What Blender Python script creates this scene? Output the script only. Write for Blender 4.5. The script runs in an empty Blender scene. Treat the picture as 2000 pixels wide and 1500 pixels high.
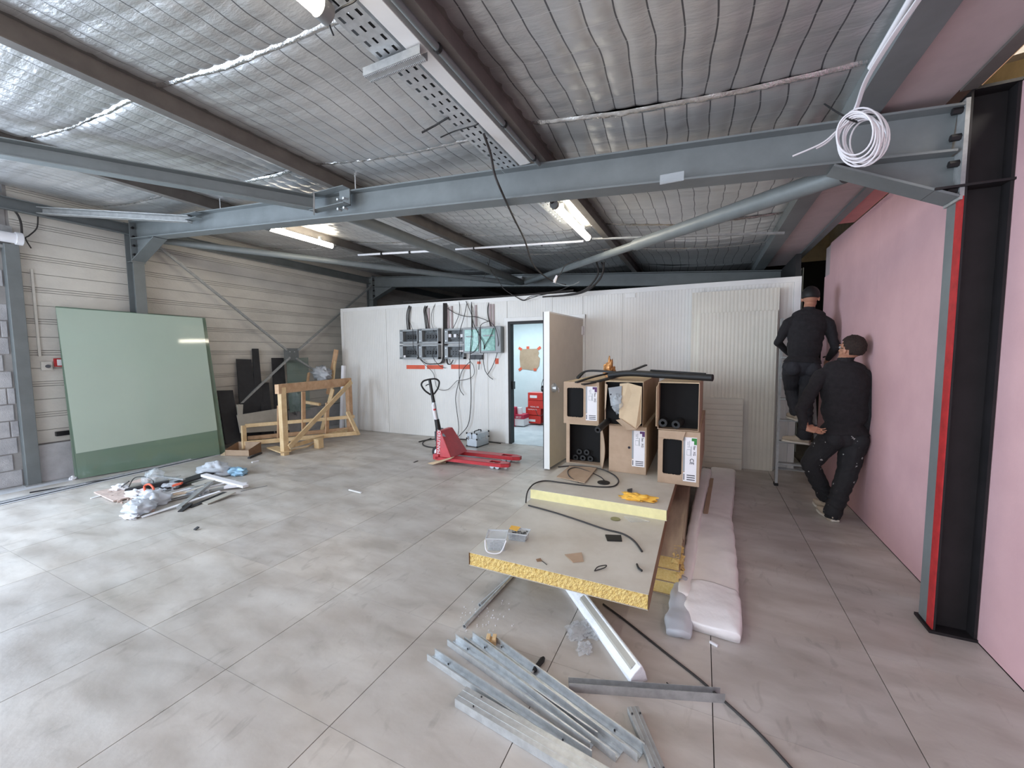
import bpy, math, random
import numpy as np
from mathutils import Vector, Matrix, noise
random.seed(7)
S = bpy.context.scene
COL = S.collection
# ---------------------------------------------------------------- camera
FOC = 784.7
AN = (4.43229282e-01, -7.40515895e-02, -8.32481064e-03)
RM = Matrix.Rotation(AN[0], 3, 'Z') @ Matrix.Rotation(math.pi/2 + AN[1], 3, 'X') @ Matrix.Rotation(AN[2], 3, 'Z')
CP = Vector((0, 0, 1.6))
cam_d = bpy.data.cameras.new('camera'); cam = bpy.data.objects.new('camera', cam_d); COL.objects.link(cam)
cam.matrix_world = Matrix.Translation(CP) @ RM.to_4x4()
cam_d.sensor_width = 36; cam_d.lens = 36*FOC/2000; cam_d.clip_start = 0.02
S.camera = cam
# ---------------------------------------------------------------- world, lamps, exposure
S.view_settings.view_transform = 'Standard'; S.view_settings.look = 'None'
S.view_settings.gamma = 1; S.view_settings.use_curve_mapping = False
S.view_settings.exposure = 0.25
w = bpy.data.worlds.new('world'); S.world = w; w.use_nodes = True
w.node_tree.nodes['Background'].inputs[0].default_value = (0.72, 0.82, 1.0, 1)
w.node_tree.nodes['Background'].inputs[1].default_value = 1.0

def area(name, loc, rot, sx, sy, power, color):
    l = bpy.data.lights.new(name, 'AREA'); l.shape = 'RECTANGLE'; l.size = sx; l.size_y = sy
    l.energy = power; l.color = color
    o = bpy.data.objects.new(name, l); o.location = loc; o.rotation_euler = rot; COL.objects.link(o); return o
# daylight through the big shutter opening in the left wall
area('daylight_left', (-7.75, -0.9, 1.55), (0, math.radians(-90), 0), 2.9, 4.2, 460, (0.70, 0.83, 1.0))
# added fill from behind the photographer, standing for daylight from an assumed opening
area('front_fill', (-3.4, -4.4, 1.7), (math.radians(90), 0, 0), 6.5, 2.8, 190, (0.90, 0.95, 1.0))

area('next_room_fill', (2.3, 2.6, 4.3), (0, math.radians(20), 0), .5, 2.0, 110, (1.0, .95, .85))  # unseen light added so the cream wall next door does not go black

# pixel (2000x1500 frame) -> point of the ray on a plane x/y/z = const
def P(u, v, ax, val):
    d = RM @ Vector(((u-1000)/FOC, -(v-750)/FOC, -1))
    t = (val-CP[ax])/d[ax]
    return CP + t*d
def F(u, v, z=0.0): return P(u, v, 2, z)
def roof(x): return 2.974 - 0.0754*x          # top of the rafters
def wally(x): return 6.415 + 0.03*(x+3.1)     # front face of the cold room partition
def W(u, v, off=0.0):                          # point on the partition, off metres in front of it
    d = RM @ Vector(((u-1000)/FOC, -(v-750)/FOC, -1))
    t = (6.415+0.03*3.1-off)/(d.y-0.03*d.x)
    return CP + t*d

# ---------------------------------------------------------------- materials
def lin(c):
    return tuple((x/255/12.92 if x/255 <= 0.04045 else ((x/255+0.055)/1.055)**2.4) for x in c)
def mat(name, rgb, rough=0.6, metal=0.0, var=0.12, scale=6.0, bump=0.0, bscale=60.0, spec=0.5, stretch=(1,1,1), rgb2=None, detail=5.0, alpha=None, trans=0.0, emit=None, estr=0.0):
    m = bpy.data.materials.new(name); m.use_nodes = True
    nt = m.node_tree; b = nt.nodes['Principled BSDF']
    c = lin(rgb)
    b.inputs['Roughness'].default_value = rough
    b.inputs['Metallic'].default_value = metal
    b.inputs['Specular IOR Level'].default_value = spec
    geo = nt.nodes.new('ShaderNodeNewGeometry')
    mp = nt.nodes.new('ShaderNodeMapping'); mp.inputs['Scale'].default_value = stretch
    nt.links.new(geo.outputs['Position'], mp.inputs['Vector'])
    if var > 0 or rgb2:
        n = nt.nodes.new('ShaderNodeTexNoise'); n.inputs['Scale'].default_value = scale; n.inputs['Detail'].default_value = detail
        n.inputs['Roughness'].default_value = 0.62
        nt.links.new(mp.outputs[0], n.inputs['Vector'])
        r = nt.nodes.new('ShaderNodeValToRGB')
        c2 = lin(rgb2) if rgb2 else tuple(x*(1-var) for x in c)
        c1 = c if rgb2 else tuple(min(1, x*(1+var*0.6)) for x in c)
        r.color_ramp.elements[0].position = 0.33; r.color_ramp.elements[1].position = 0.67
        r.color_ramp.elements[0].color = (*c2, 1); r.color_ramp.elements[1].color = (*c1, 1)
        nt.links.new(n.outputs['Fac'], r.inputs[0]); nt.links.new(r.outputs[0], b.inputs['Base Color'])
    else:
        b.inputs['Base Color'].default_value = (*c, 1)
    if bump > 0:
        n2 = nt.nodes.new('ShaderNodeTexNoise'); n2.inputs['Scale'].default_value = bscale; n2.inputs['Detail'].default_value = 4
        nt.links.new(mp.outputs[0], n2.inputs['Vector'])
        bp = nt.nodes.new('ShaderNodeBump'); bp.inputs['Strength'].default_value = bump; bp.inputs['Distance'].default_value = 0.01
        nt.links.new(n2.outputs['Fac'], bp.inputs['Height']); nt.links.new(bp.outputs[0], b.inputs['Normal'])
    if alpha is not None: b.inputs['Alpha'].default_value = alpha
    if trans: b.inputs['Transmission Weight'].default_value = trans
    if emit:
        b.inputs['Emission Color'].default_value = (*lin(emit), 1); b.inputs['Emission Strength'].default_value = estr
    return m
M = {}
def glass_mat(name, rgb, rough, alpha, spec=.6):
    return mat(name, rgb, rough, 0, var=0, alpha=alpha, spec=spec)
def tile_mat():
    m = mat('dusty_porcelain_tile', (188, 178, 168), 0.42, var=0.0, bump=0.12, bscale=25)
    nt = m.node_tree; b = nt.nodes['Principled BSDF']; N = nt.nodes.new; L = nt.links.new
    geo = N('ShaderNodeNewGeometry')
    def noi(sc, st=(1,1,1), rot=0.0, det=6, dist=0.0):
        mp = N('ShaderNodeMapping'); mp.inputs['Scale'].default_value = st; mp.inputs['Rotation'].default_value = (0,0,rot)
        n = N('ShaderNodeTexNoise'); n.inputs['Scale'].default_value = sc; n.inputs['Detail'].default_value = det; n.inputs['Distortion'].default_value = dist
        L(geo.outputs['Position'], mp.inputs['Vector']); L(mp.outputs[0], n.inputs['Vector']); return n
    def ramp(n, a, bb, ca, cb):
        r = N('ShaderNodeValToRGB'); r.color_ramp.elements[0].position = a; r.color_ramp.elements[1].position = bb
        r.color_ramp.elements[0].color = ca; r.color_ramp.elements[1].color = cb; L(n.outputs['Fac'], r.inputs[0]); return r
    def mix(f, a, c, mode='MULTIPLY', fac=1.0):
        x = N('ShaderNodeMix'); x.data_type = 'RGBA'; x.blend_type = mode; x.inputs[0].default_value = fac
        if f: L(f, x.inputs[0])
        L(a, x.inputs[6]); L(c, x.inputs[7]); return x.outputs[2]
    base = ramp(noi(2.2, (1, 2.2, 1), 0.5, 8), .35, .68, (*lin((178,171,163)),1), (*lin((202,198,192)),1))
    st = ramp(noi(2.6, (1.0, 2.4, 1), 0.9, 8, 0.9), .50, .70, (1,1,1,1), (.86,.855,.845,1))
    sc = ramp(noi(4.5, (2.6, 1.0, 1), -0.5, 7, 1.2), .60, .70, (1,1,1,1), (.84,.835,.83,1))
    dust = ramp(noi(0.8, (1,1,1), 0, 6), .48, .62, (.94,.94,.94,1), (1.06,1.05,1.04,1))
    oi = N('ShaderNodeObjectInfo'); rr = N('ShaderNodeValToRGB')
    rr.color_ramp.elements[0].color = (.95,.95,.96,1); rr.color_ramp.elements[1].color = (1.04,1.03,1.02,1)
    L(oi.outputs['Random'], rr.inputs[0])
    c = mix(None, base.outputs[0], st.outputs[0]); c = mix(None, c, sc.outputs[0]); c = mix(None, c, dust.outputs[0]); c = mix(None, c, rr.outputs[0])
    L(c, b.inputs['Base Color'])
    ro = ramp(noi(1.5, (1,3,1), 0.9, 6), .35, .65, (.30,.30,.30,1), (.55,.55,.55,1)); L(ro.outputs[0], b.inputs['Roughness'])
    return m
def foil_mat():
    m = bpy.data.materials.new('aluminium_foil'); m.use_nodes = True
    nt = m.node_tree; b = nt.nodes['Principled BSDF']; N = nt.nodes.new; L = nt.links.new
    b.inputs['Metallic'].default_value = 0.80; b.inputs['Roughness'].default_value = 0.38
    geo = N('ShaderNodeNewGeometry')
    uv = N('ShaderNodeUVMap')
    sep = N('ShaderNodeSeparateXYZ'); L(uv.outputs[0], sep.inputs[0])
    # stitched lines: u = across (X) in metres, v = along (Y) in metres
    def line(out, pitch, width):
        a = N('ShaderNodeMath'); a.operation = 'DIVIDE'; a.inputs[1].default_value = pitch; L(out, a.inputs[0])
        f = N('ShaderNodeMath'); f.operation = 'FRACT'; L(a.outputs[0], f.inputs[0])
        g = N('ShaderNodeMath'); g.operation = 'LESS_THAN'; g.inputs[1].default_value = width/pitch; L(f.outputs[0], g.inputs[0]); return g
    l1 = line(sep.outputs[0], 0.13, 0.0075); l2 = line(sep.outputs[1], 0.15, 0.004)
    n = N('ShaderNodeTexNoise'); n.inputs['Scale'].default_value = 1.8; n.inputs['Detail'].default_value = 6; L(geo.outputs['Position'], n.inputs['Vector'])
    r = N('ShaderNodeValToRGB'); r.color_ramp.elements[0].position = .3; r.color_ramp.elements[1].position = .7
    r.color_ramp.elements[0].color = (.56,.56,.56,1); r.color_ramp.elements[1].color = (.76,.76,.76,1); L(n.outputs['Fac'], r.inputs[0])
    x = N('ShaderNodeMix'); x.data_type = 'RGBA'; L(l1.outputs[0], x.inputs[0]); L(r.outputs[0], x.inputs[6]); x.inputs[7].default_value = (.16,.16,.17,1)
    y = N('ShaderNodeMix'); y.data_type = 'RGBA'
    mm = N('ShaderNodeMath'); mm.operation = 'MULTIPLY'; mm.inputs[1].default_value = .5; L(l2.outputs[0], mm.inputs[0]); L(mm.outputs[0], y.inputs[0])
    L(x.outputs[2], y.inputs[6]); y.inputs[7].default_value = (.85,.85,.86,1)
    L(y.outputs[2], b.inputs['Base Color'])
    # crinkles
    mp = N('ShaderNodeMapping'); mp.inputs['Scale'].default_value = (1.0, 3.5, 1); L(geo.outputs['Position'], mp.inputs['Vector'])
    n1 = N('ShaderNodeTexNoise'); n1.inputs['Scale'].default_value = 9; n1.inputs['Detail'].default_value = 7; n1.inputs['Roughness'].default_value = .6; L(mp.outputs[0], n1.inputs['Vector'])
    bp = N('ShaderNodeBump'); bp.inputs['Strength'].default_value = .30; bp.inputs['Distance'].default_value = .02; L(n1.outputs['Fac'], bp.inputs['Height'])
    L(bp.outputs[0], b.inputs['Normal'])
    return m
def wood_mat(name, c1, c2, rough=0.6):
    return mat(name, c1, rough, rgb2=c2, scale=9, stretch=(1,1,1), bump=.15, bscale=40, detail=7)
M['tile'] = tile_mat(); M['foil'] = foil_mat()
M['grout'] = mat('dark_grout', (58, 54, 50), .9)
M['screed'] = mat('dusty_screed', (196, 198, 202), .8, scale=5, bump=.3)
M['steel'] = mat('grey_painted_steel', (118, 124, 125), .5, .15, var=.12, scale=4)
M['purlin'] = mat('brown_grey_primer_steel', (108, 104, 100), .6, .1, var=.2, scale=5)
M['galv'] = mat('galvanised_steel', (206, 210, 212), .36, .6, var=.16, scale=25, bump=.05)
M['galvdull'] = mat('dull_galvanised_steel', (168, 170, 170), .5, .4, var=.2, scale=18)
M['black_steel'] = mat('black_steel', (34, 31, 33), .6, .2, var=.3)
M['red_paint'] = mat('worn_red_primer', (176, 42, 44), .55, var=.25, scale=14)
M['pink'] = mat('pink_plasterboard', (214, 174, 177), .85, var=.07, scale=2.5, rgb2=(204, 164, 168), bump=.06)
M['pink2'] = mat('red_pink_plasterboard', (206, 142, 142), .85, var=.08)
M['mauve'] = mat('shaded_mauve_board', (178, 164, 165), .85, var=.07)  # pink soffit board with its shadow tone put into the colour
M['plank'] = mat('dusty_cream_cladding', (220, 217, 208), .75, rgb2=(200, 197, 189), scale=2.2, bump=.15, stretch=(1,.6,1))
M['block'] = mat('grey_concrete_block', (192, 192, 194), .9, rgb2=(160, 160, 164), scale=6, bump=.5, bscale=90)
M['mortar'] = mat('mortar', (158, 156, 154), .95)
M['plinth'] = mat('white_washed_plinth', (204, 204, 206), .85, rgb2=(178, 178, 180), scale=4, bump=.2)
M['white_panel'] = mat('white_insulated_panel', (226, 225, 221), .38, var=.04, scale=2)
M['white_trim'] = mat('white_lacquered_trim', (232, 232, 230), .4, var=.03)
M['cool_wall'] = mat('cold_room_inner_wall', (214, 226, 230), .5, var=.04)
M['cool_floor'] = mat('dusty_inner_floor', (206, 212, 216), .6, rgb2=(180, 188, 194), scale=3)
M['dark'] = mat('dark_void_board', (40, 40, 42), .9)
M['cream'] = mat('cream_wall', (212, 200, 176), .8)
M['black_rubber'] = mat('black_rubber', (22, 22, 23), .6, var=.2)
M['black_plastic'] = mat('black_plastic', (26, 26, 28), .4, var=.2)
M['black_board'] = mat('black_slate_board', (46, 46, 49), .6, var=.25, scale=8)
M['pine'] = wood_mat('pine_wood', (228, 202, 160), (208, 176, 130))
M['pine2'] = wood_mat('reddish_pine', (214, 178, 142), (188, 148, 112))
M['paleboard'] = mat('grey_fibre_board', (170, 166, 156), .85, var=.1)
M['card'] = mat('brown_cardboard', (182, 158, 134), .85, var=.1, rgb2=(168, 144, 120))
M['card_d'] = mat('dark_cardboard', (138, 110, 86), .9, var=.15)
M['cardlight'] = mat('light_kraft_cardboard', (206, 184, 152), .85, var=.1)
M['paper'] = mat('white_paper_label', (232, 230, 232), .7, var=.03)
M['ink'] = mat('black_ink', (40, 38, 48), .8, var=0)
M['purple'] = mat('purple_print', (92, 60, 104), .8, var=.1)
M['green_ink'] = mat('green_print', (60, 132, 66), .8, var=.1)
M['red'] = mat('glossy_red_paint', (190, 52, 60), .35, var=.12, scale=10)
M['redbox'] = mat('red_carton', (204, 52, 44), .6, var=.06)
M['redpink'] = mat('magenta_red_carton', (186, 44, 74), .6, var=.06)
M['alu'] = mat('brushed_aluminium', (206, 212, 218), .35, .7, var=.06)
M['chrome'] = mat('chrome', (210, 210, 212), .15, 1.0, var=0)
M['white'] = mat('white_plastic', (232, 232, 236), .45, var=.03)
M['foam'] = mat('yellow_foam_core', (232, 206, 138), .95, rgb2=(220, 188, 112), scale=60, bump=.9, bscale=160)
M['foam2'] = mat('pale_yellow_foam', (232, 224, 168), .9, var=.06, scale=20, bump=.2)
M['skin_panel'] = mat('dusty_panel_skin', (206, 202, 192), .5, rgb2=(190, 184, 172), scale=3.5, bump=.05)
M['panel_edge'] = mat('dusty_panel_edges', (176, 158, 136), .8, var=.2, stretch=(1,.15,1), scale=14)
M['polyfoam'] = mat('white_polystyrene', (232, 234, 238), .8, var=.05, scale=12, bump=.5, bscale=50)
M['wrap'] = mat('white_foam_wrap', (246, 243, 240), .42, var=.06, scale=6)
M['grey_plastic'] = mat('grey_enclosure_plastic', (150, 155, 158), .45, var=.06)
M['dkgrey'] = mat('dark_grey_plastic', (82, 84, 90), .5, var=.1)
M['teal'] = mat('teal_tinted_window', (118, 178, 160), .18, var=.3, rgb2=(66, 128, 112), scale=22)
M['dk_frame'] = mat('translucent_grey_frame', (112, 116, 118), .4, var=.1)
M['cover'] = glass_mat('clear_cover', (200, 206, 208), .2, .05, .2)
M['smoke'] = mat('smoked_inner_device', (52, 54, 56), .5, var=.3, scale=30)
M['orange_tape'] = mat('orange_tape', (220, 96, 66), .6, var=.1)
M['tube_on'] = mat('lit_tube', (255, 250, 235), .4, var=0, emit=(255, 243, 222), estr=24)
M['lamp_cap'] = mat('grey_lamp_cap', (120, 122, 122), .5)
M['bronze'] = mat('bronze_kraft_paper', (196, 140, 84), .35, .4, var=.3, scale=18)
M['yellow'] = mat('yellow_plastic_bag', (238, 186, 74), .5, var=.12, scale=12)
M['teal_tile'] = mat('pale_blue_plastic', (150, 190, 216), .4, var=.1)
M['sand'] = mat('beige_rubble', (196, 176, 166), .9, var=.2, scale=20)
M['sweater'] = mat('black_sweater', (36, 34, 37), .95, var=.25, scale=30, bump=.4, bscale=120)
M['trousers'] = mat('black_work_trousers', (34, 34, 37), .85, var=.2, scale=14, bump=.3, bscale=60)
def _spots(m):
    nt = m.node_tree; b = nt.nodes['Principled BSDF']; src = b.inputs['Base Color'].links[0].from_socket
    g = nt.nodes.new('ShaderNodeNewGeometry'); n = nt.nodes.new('ShaderNodeTexNoise'); n.inputs['Scale'].default_value = 22; n.inputs['Detail'].default_value = 3
    nt.links.new(g.outputs['Position'], n.inputs['Vector'])
    r = nt.nodes.new('ShaderNodeValToRGB'); r.color_ramp.elements[0].position = .675; r.color_ramp.elements[1].position = .70; nt.links.new(n.outputs['Fac'], r.inputs[0])
    x = nt.nodes.new('ShaderNodeMix'); x.data_type = 'RGBA'; nt.links.new(r.outputs[0], x.inputs[0]); nt.links.new(src, x.inputs[6]); x.inputs[7].default_value = (.42,.42,.41,1)
    nt.links.new(x.outputs[2], b.inputs['Base Color'])
_spots(M['trousers'])
M['jeans'] = mat('charcoal_jeans', (46, 47, 53), .85, var=.3, scale=9, bump=.2)
M['skin'] = mat('skin', (178, 128, 104), .55, var=.08)
M['hair'] = mat('dark_brown_hair', (46, 33, 27), .8, var=.5, scale=70, bump=.9, bscale=120)
M['shoe'] = mat('beige_shoe', (188, 174, 156), .7, var=.12)
M['sole'] = mat('white_shoe_sole', (212, 206, 196), .7)
M['paint_spot'] = mat('dried_white_paint', (190, 190, 188), .8)
M['lead'] = mat('dusty_black_cable', (52, 49, 48), .7, var=.2)
M['white_cable'] = mat('white_cable', (226, 224, 228), .45, var=.02)
M['glass_green'] = glass_mat('green_glass', (122, 146, 128), .05, .80)
M['frost'] = mat('frosted_green_film', (174, 190, 176), .05, var=.03, scale=1.2, alpha=.96)
M['glass_clear'] = glass_mat('clear_offcut_glass', (110, 140, 132), .05, .35)
M['clear_plastic'] = glass_mat('clear_plastic', (214, 222, 226), .15, .30)
M['film'] = glass_mat('thin_clear_film', (226, 228, 230), .25, .30)
M['bagplastic'] = glass_mat('milky_plastic_bag', (208, 213, 220), .3, .72)

# ---------------------------------------------------------------- mesh helpers
WL = {}
class MB:
    def __init__(s): s.v = []; s.f = []; s.uv = None
    def add(s, vs, fs):
        k = len(s.v); s.v += [Vector(p) for p in vs]; s.f += [tuple(i+k for i in q) for q in fs]; return s
    def box(s, x0, x1, y0, y1, z0, z1):
        return s.add([(x0,y0,z0),(x1,y0,z0),(x1,y1,z0),(x0,y1,z0),(x0,y0,z1),(x1,y0,z1),(x1,y1,z1),(x0,y1,z1)],
                     [(0,3,2,1),(4,5,6,7),(0,1,5,4),(1,2,6,5),(2,3,7,6),(3,0,4,7)])
    def obox(s, c, d, R=None):
        R = R or Matrix.Identity(3); c = Vector(c); a, b, e = d[0]/2, d[1]/2, d[2]/2
        vs = [c + R @ Vector(q) for q in ((-a,-b,-e),(a,-b,-e),(a,b,-e),(-a,b,-e),(-a,-b,e),(a,-b,e),(a,b,e),(-a,b,e))]
        return s.add(vs, [(0,3,2,1),(4,5,6,7),(0,1,5,4),(1,2,6,5),(2,3,7,6),(3,0,4,7)])
    def prof(s, pr, p0, p1, up=(0,0,1)):      # pr: list of (side, up) points, extruded from p0 to p1
        p0 = Vector(p0); p1 = Vector(p1); d = (p1-p0).normalized(); up = Vector(up)
        sd = d.cross(up).normalized(); u2 = sd.cross(d).normalized(); n = len(pr)
        vs = [p0 + sd*a + u2*b for a, b in pr] + [p1 + sd*a + u2*b for a, b in pr]
        return s.add(vs, [(i, (i+1) % n, n+(i+1) % n, n+i) for i in range(n)] + [tuple(range(n-1,-1,-1)), tuple(range(n, 2*n))])
    def bar(s, p0, p1, wd, h, up=(0,0,1)):
        return s.prof([(-wd/2,-h/2),(wd/2,-h/2),(wd/2,h/2),(-wd/2,h/2)], p0, p1, up)
    def tube(s, pts, r, n=8, caps=True):
        pts = [Vector(p) for p in pts]; m = len(pts); rs = r if isinstance(r, (list, tuple)) else [r]*m
        ref = None; vs = []
        for i, p in enumerate(pts):
            d = (pts[min(i+1,m-1)]-pts[max(i-1,0)]).normalized()
            if ref is None: ref = Vector((0,0,1)) if abs(d.z) < .9 else Vector((1,0,0))
            a = d.cross(ref)
            if a.length < 1e-4: a = d.cross(Vector((1,.3,0)))
            a.normalize(); b = d.cross(a).normalized(); ref = -b if False else a.cross(d).normalized()
            for k in range(n):
                t = 2*math.pi*k/n; vs.append(p + (a*math.cos(t)+b*math.sin(t))*rs[i])
        fs = [(i*n+k, i*n+(k+1) % n, (i+1)*n+(k+1) % n, (i+1)*n+k) for i in range(m-1) for k in range(n)]
        if caps: fs += [tuple(range(n-1,-1,-1)), tuple((m-1)*n+k for k in range(n))]
        return s.add(vs, fs)
    def pipe(s, p0, p1, r, ri, n=14):          # hollow pipe
        p0 = Vector(p0); p1 = Vector(p1); d = (p1-p0).normalized(); ref = Vector((0,0,1)) if abs(d.z) < .9 else Vector((1,0,0))
        a = d.cross(ref).normalized(); b = d.cross(a)
        rings = [(p0,r),(p1,r),(p1,ri),(p0,ri)]; vs = []
        for c, q in rings:
            for k in range(n):
                t = 2*math.pi*k/n; vs.append(c+(a*math.cos(t)+b*math.sin(t))*q)
        return s.add(vs, [(i*n+k, i*n+(k+1) % n, ((i+1) % 4)*n+(k+1) % n, ((i+1) % 4)*n+k) for i in range(4) for k in range(n)])
    def sph(s, c, r, n=10, m=7, sc=(1,1,1)):
        c = Vector(c); vs = [c+Vector((0,0,r*sc[2]))]; 
        for j in range(1, m):
            t = math.pi*j/m
            for k in range(n):
                q = 2*math.pi*k/n; vs.append(c+Vector((r*sc[0]*math.sin(t)*math.cos(q), r*sc[1]*math.sin(t)*math.sin(q), r*sc[2]*math.cos(t))))
        vs.append(c-Vector((0,0,r*sc[2])))
        fs = [(0, 1+k, 1+(k+1) % n) for k in range(n)]
        for j in range(m-2):
            fs += [(1+j*n+k, 1+(j+1)*n+k, 1+(j+1)*n+(k+1) % n, 1+j*n+(k+1) % n) for k in range(n)]
        L = len(vs)-1; o = 1+(m-2)*n
        fs += [(L, o+(k+1) % n, o+k) for k in range(n)]
        return s.add(vs, fs)
    def grid(s, fn, nu, nv):                    # fn(a,b) in 0..1 -> point
        vs = [fn(i/nu, j/nv) for j in range(nv+1) for i in range(nu+1)]
        return s.add(vs, [(j*(nu+1)+i, j*(nu+1)+i+1, (j+1)*(nu+1)+i+1, (j+1)*(nu+1)+i) for j in range(nv) for i in range(nu)])
    def slab(s, pts, t, nrm=None):              # polygon pts thickened by t along normal
        pts = [Vector(p) for p in pts]; n = len(pts)
        if nrm is None: nrm = (pts[1]-pts[0]).cross(pts[2]-pts[0]).normalized()
        o = Vector(nrm)*t
        return s.add(pts+[p+o for p in pts], [tuple(range(n-1,-1,-1)), tuple(range(n, 2*n))]+[(i,(i+1) % n,n+(i+1) % n,n+i) for i in range(n)])
def mesh_of(name, mb, base):
    me = bpy.data.meshes.new(name); me.from_pydata([tuple(p-base) for p in mb.v], [], mb.f); me.update()
    if mb.uv is not None:
        ul = me.uv_layers.new(name='UVMap')
        vi = np.empty(len(me.loops), dtype=np.int32); me.loops.foreach_get('vertex_index', vi)
        ul.data.foreach_set('uv', np.array(mb.uv, dtype=np.float32)[vi].ravel())
    return me
def finish(o, me, m, smooth, bevel):
    for x in (m if isinstance(m, (list, tuple)) else [m]): me.materials.append(x)
    if smooth:
        me.shade_smooth(); me.set_sharp_from_angle(angle=math.radians(smooth if smooth > 1 else 40))
    if bevel:
        b = o.modifiers.new('bevel', 'BEVEL'); b.width = bevel; b.segments = 2; b.limit_method = 'ANGLE'
def part(name, mb, m, parent, label=None, smooth=0, bevel=0, kind=None):
    base = WL[parent.name]
    me = mesh_of(name, mb, base); o = bpy.data.objects.new(name, me); COL.objects.link(o)
    finish(o, me, m, smooth, bevel); o.parent = parent; WL[o.name] = base
    if label: o['label'] = label
    if kind: o['kind'] = kind
    return o
def thing(name, label, cat, loc, group=None):
    o = bpy.data.objects.new(name, None); COL.objects.link(o); o.location = loc; o.empty_display_size = .1
    o['label'] = label; o['category'] = cat
    if group: o['group'] = group
    WL[o.name] = Vector(loc); return o
def solo(name, mb, m, label, cat, group=None, smooth=0, bevel=0, kind=None):
    xs = [p.x for p in mb.v]; ys = [p.y for p in mb.v]; zs = [p.z for p in mb.v]
    base = Vector(((min(xs)+max(xs))/2, (min(ys)+max(ys))/2, min(zs)))
    me = mesh_of(name, mb, base); o = bpy.data.objects.new(name, me); COL.objects.link(o); o.location = base
    finish(o, me, m, smooth, bevel); WL[o.name] = base
    o['label'] = label; o['category'] = cat
    if group: o['group'] = group
    if kind: o['kind'] = kind
    return o
def struct(name, mb, m, smooth=0, bevel=0):
    me = mesh_of(name, mb, Vector((0,0,0))); o = bpy.data.objects.new(name, me); COL.objects.link(o)
    finish(o, me, m, smooth, bevel); o['kind'] = 'structure'; WL[o.name] = Vector((0,0,0)); return o
def piece_copy(src, loc):                       # another part sharing the mesh
    c = src.copy(); COL.objects.link(c); c.location = loc; return c
def spline(pts, k=8):
    pts = [Vector(p) for p in pts]; q = [pts[0]]+pts+[pts[-1]]; out = []
    for i in range(1, len(q)-2):
        for j in range(k):
            t = j/k; a, b, c, d = q[i-1], q[i], q[i+1], q[i+2]
            out.append(0.5*((2*b)+(c-a)*t+(2*a-5*b+4*c-d)*t*t+(3*b-a-3*c+d)*t*t*t))
    out.append(pts[-1]); return out
def text_part(name, body, size, origin, xdir, ydir, m, parent, depth=.001, label=None):
    cu = bpy.data.curves.new(name, 'FONT'); cu.body = body; cu.size = size; cu.extrude = depth/2
    t = bpy.data.objects.new(name, cu); COL.objects.link(t)
    me = bpy.data.meshes.new_from_object(t); bpy.data.objects.remove(t)
    x = Vector(xdir).normalized(); y = Vector(ydir).normalized(); z = x.cross(y)
    mb = MB(); o = Vector(origin)
    mb.v = [o + x*v.co.x + y*v.co.y + z*(v.co.z+depth/2+.0006) for v in me.vertices]; mb.f = [tuple(p.vertices) for p in me.polygons]
    return part(name, mb, m, parent, label=label)
def iprof(h, b, tf=.010, tw=.007, z0=0):
    return [(-b/2,z0),(b/2,z0),(b/2,z0+tf),(tw/2,z0+tf),(tw/2,z0+h-tf),(b/2,z0+h-tf),(b/2,z0+h),(-b/2,z0+h),(-b/2,z0+h-tf),(-tw/2,z0+h-tf),(-tw/2,z0+tf),(-b/2,z0+tf)]
def cprof(b, h, t=.003, lip=.012, sgn=1):       # C section, web at side 0, opening towards +side*sgn
    p = [(0,0),(b,0),(b,lip),(b-t,lip),(b-t,t),(t,t),(t,h-t),(b-t,h-t),(b-t,h-lip),(b,h-lip),(b,h),(0,h)]
    return [(a*sgn, c) for a, c in p]
def crumple(c, size, seed, amp=.35, n=26, m=18, freq=3.0, flat=True):
    mb = MB().sph((0,0,0), 1, n, m); out = []
    for p in mb.v:
        d = p.normalized(); q = d*freq + Vector((seed*7.1, seed*3.3, seed*1.7))
        k = 1 + amp*(noise.noise(q)*1.4 + .8*abs(noise.noise(q*2.3)) - .3 + .35*noise.noise(q*5.1))
        v = Vector((d.x*size[0], d.y*size[1], d.z*size[2]))*k
        if flat and v.z < -size[2]*.55: v.z = -size[2]*.55
        out.append(v)
    lo = min(v.z for v in out)
    mb.v = [Vector(c)+Vector((v.x, v.y, v.z-lo)) for v in out]
    return mb
def rotz(a): return Matrix.Rotation(a, 3, 'Z')
# ================================================================ floor
floor = struct('floor', MB().box(-7.95, 2.8, -4.9, 12.4, -.14, -.013), M['grout'])
TP = .75; XO = .08; YO = 1.125
xs = [XO + TP*k for k in range(-10, 2)]
ys = [YO + TP*k for k in range(-8, 8)]
def tile_mesh(x0, x1, y0, y1): return MB().box(x0, x1, y0, y1, -.012, 0)
src = None
for x0 in xs[:-1]:
    for y0 in ys[:-1]:
        if src is None:
            src = part('tile', MB().box(0, TP-.0042, 0, TP-.0018, -.012, 0), M['tile'], floor); src.location = (x0, y0, 0)
        else: piece_copy(src, (x0, y0, 0))
s2 = part('cut_tile', MB().box(0, 1.398-xs[-1], 0, TP-.0018, -.012, 0), M['tile'], floor); s2.location = (xs[-1], ys[0], 0)
for y0 in ys[1:-1]: piece_copy(s2, (xs[-1], y0, 0))
part('screed_strip', MB().box(-7.93, xs[0]-.004, -4.8, 8.5, -.012, 0), M['screed'], floor)
part('screed_margin', MB().box(xs[0], 1.398, ys[-1], 6.62, -.012, -.0015), M['tile'], floor)
part('inner_floor', MB().box(-7.2, 1.3, 6.43, 9.6, -.013, .003), M['cool_floor'], floor)

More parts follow.
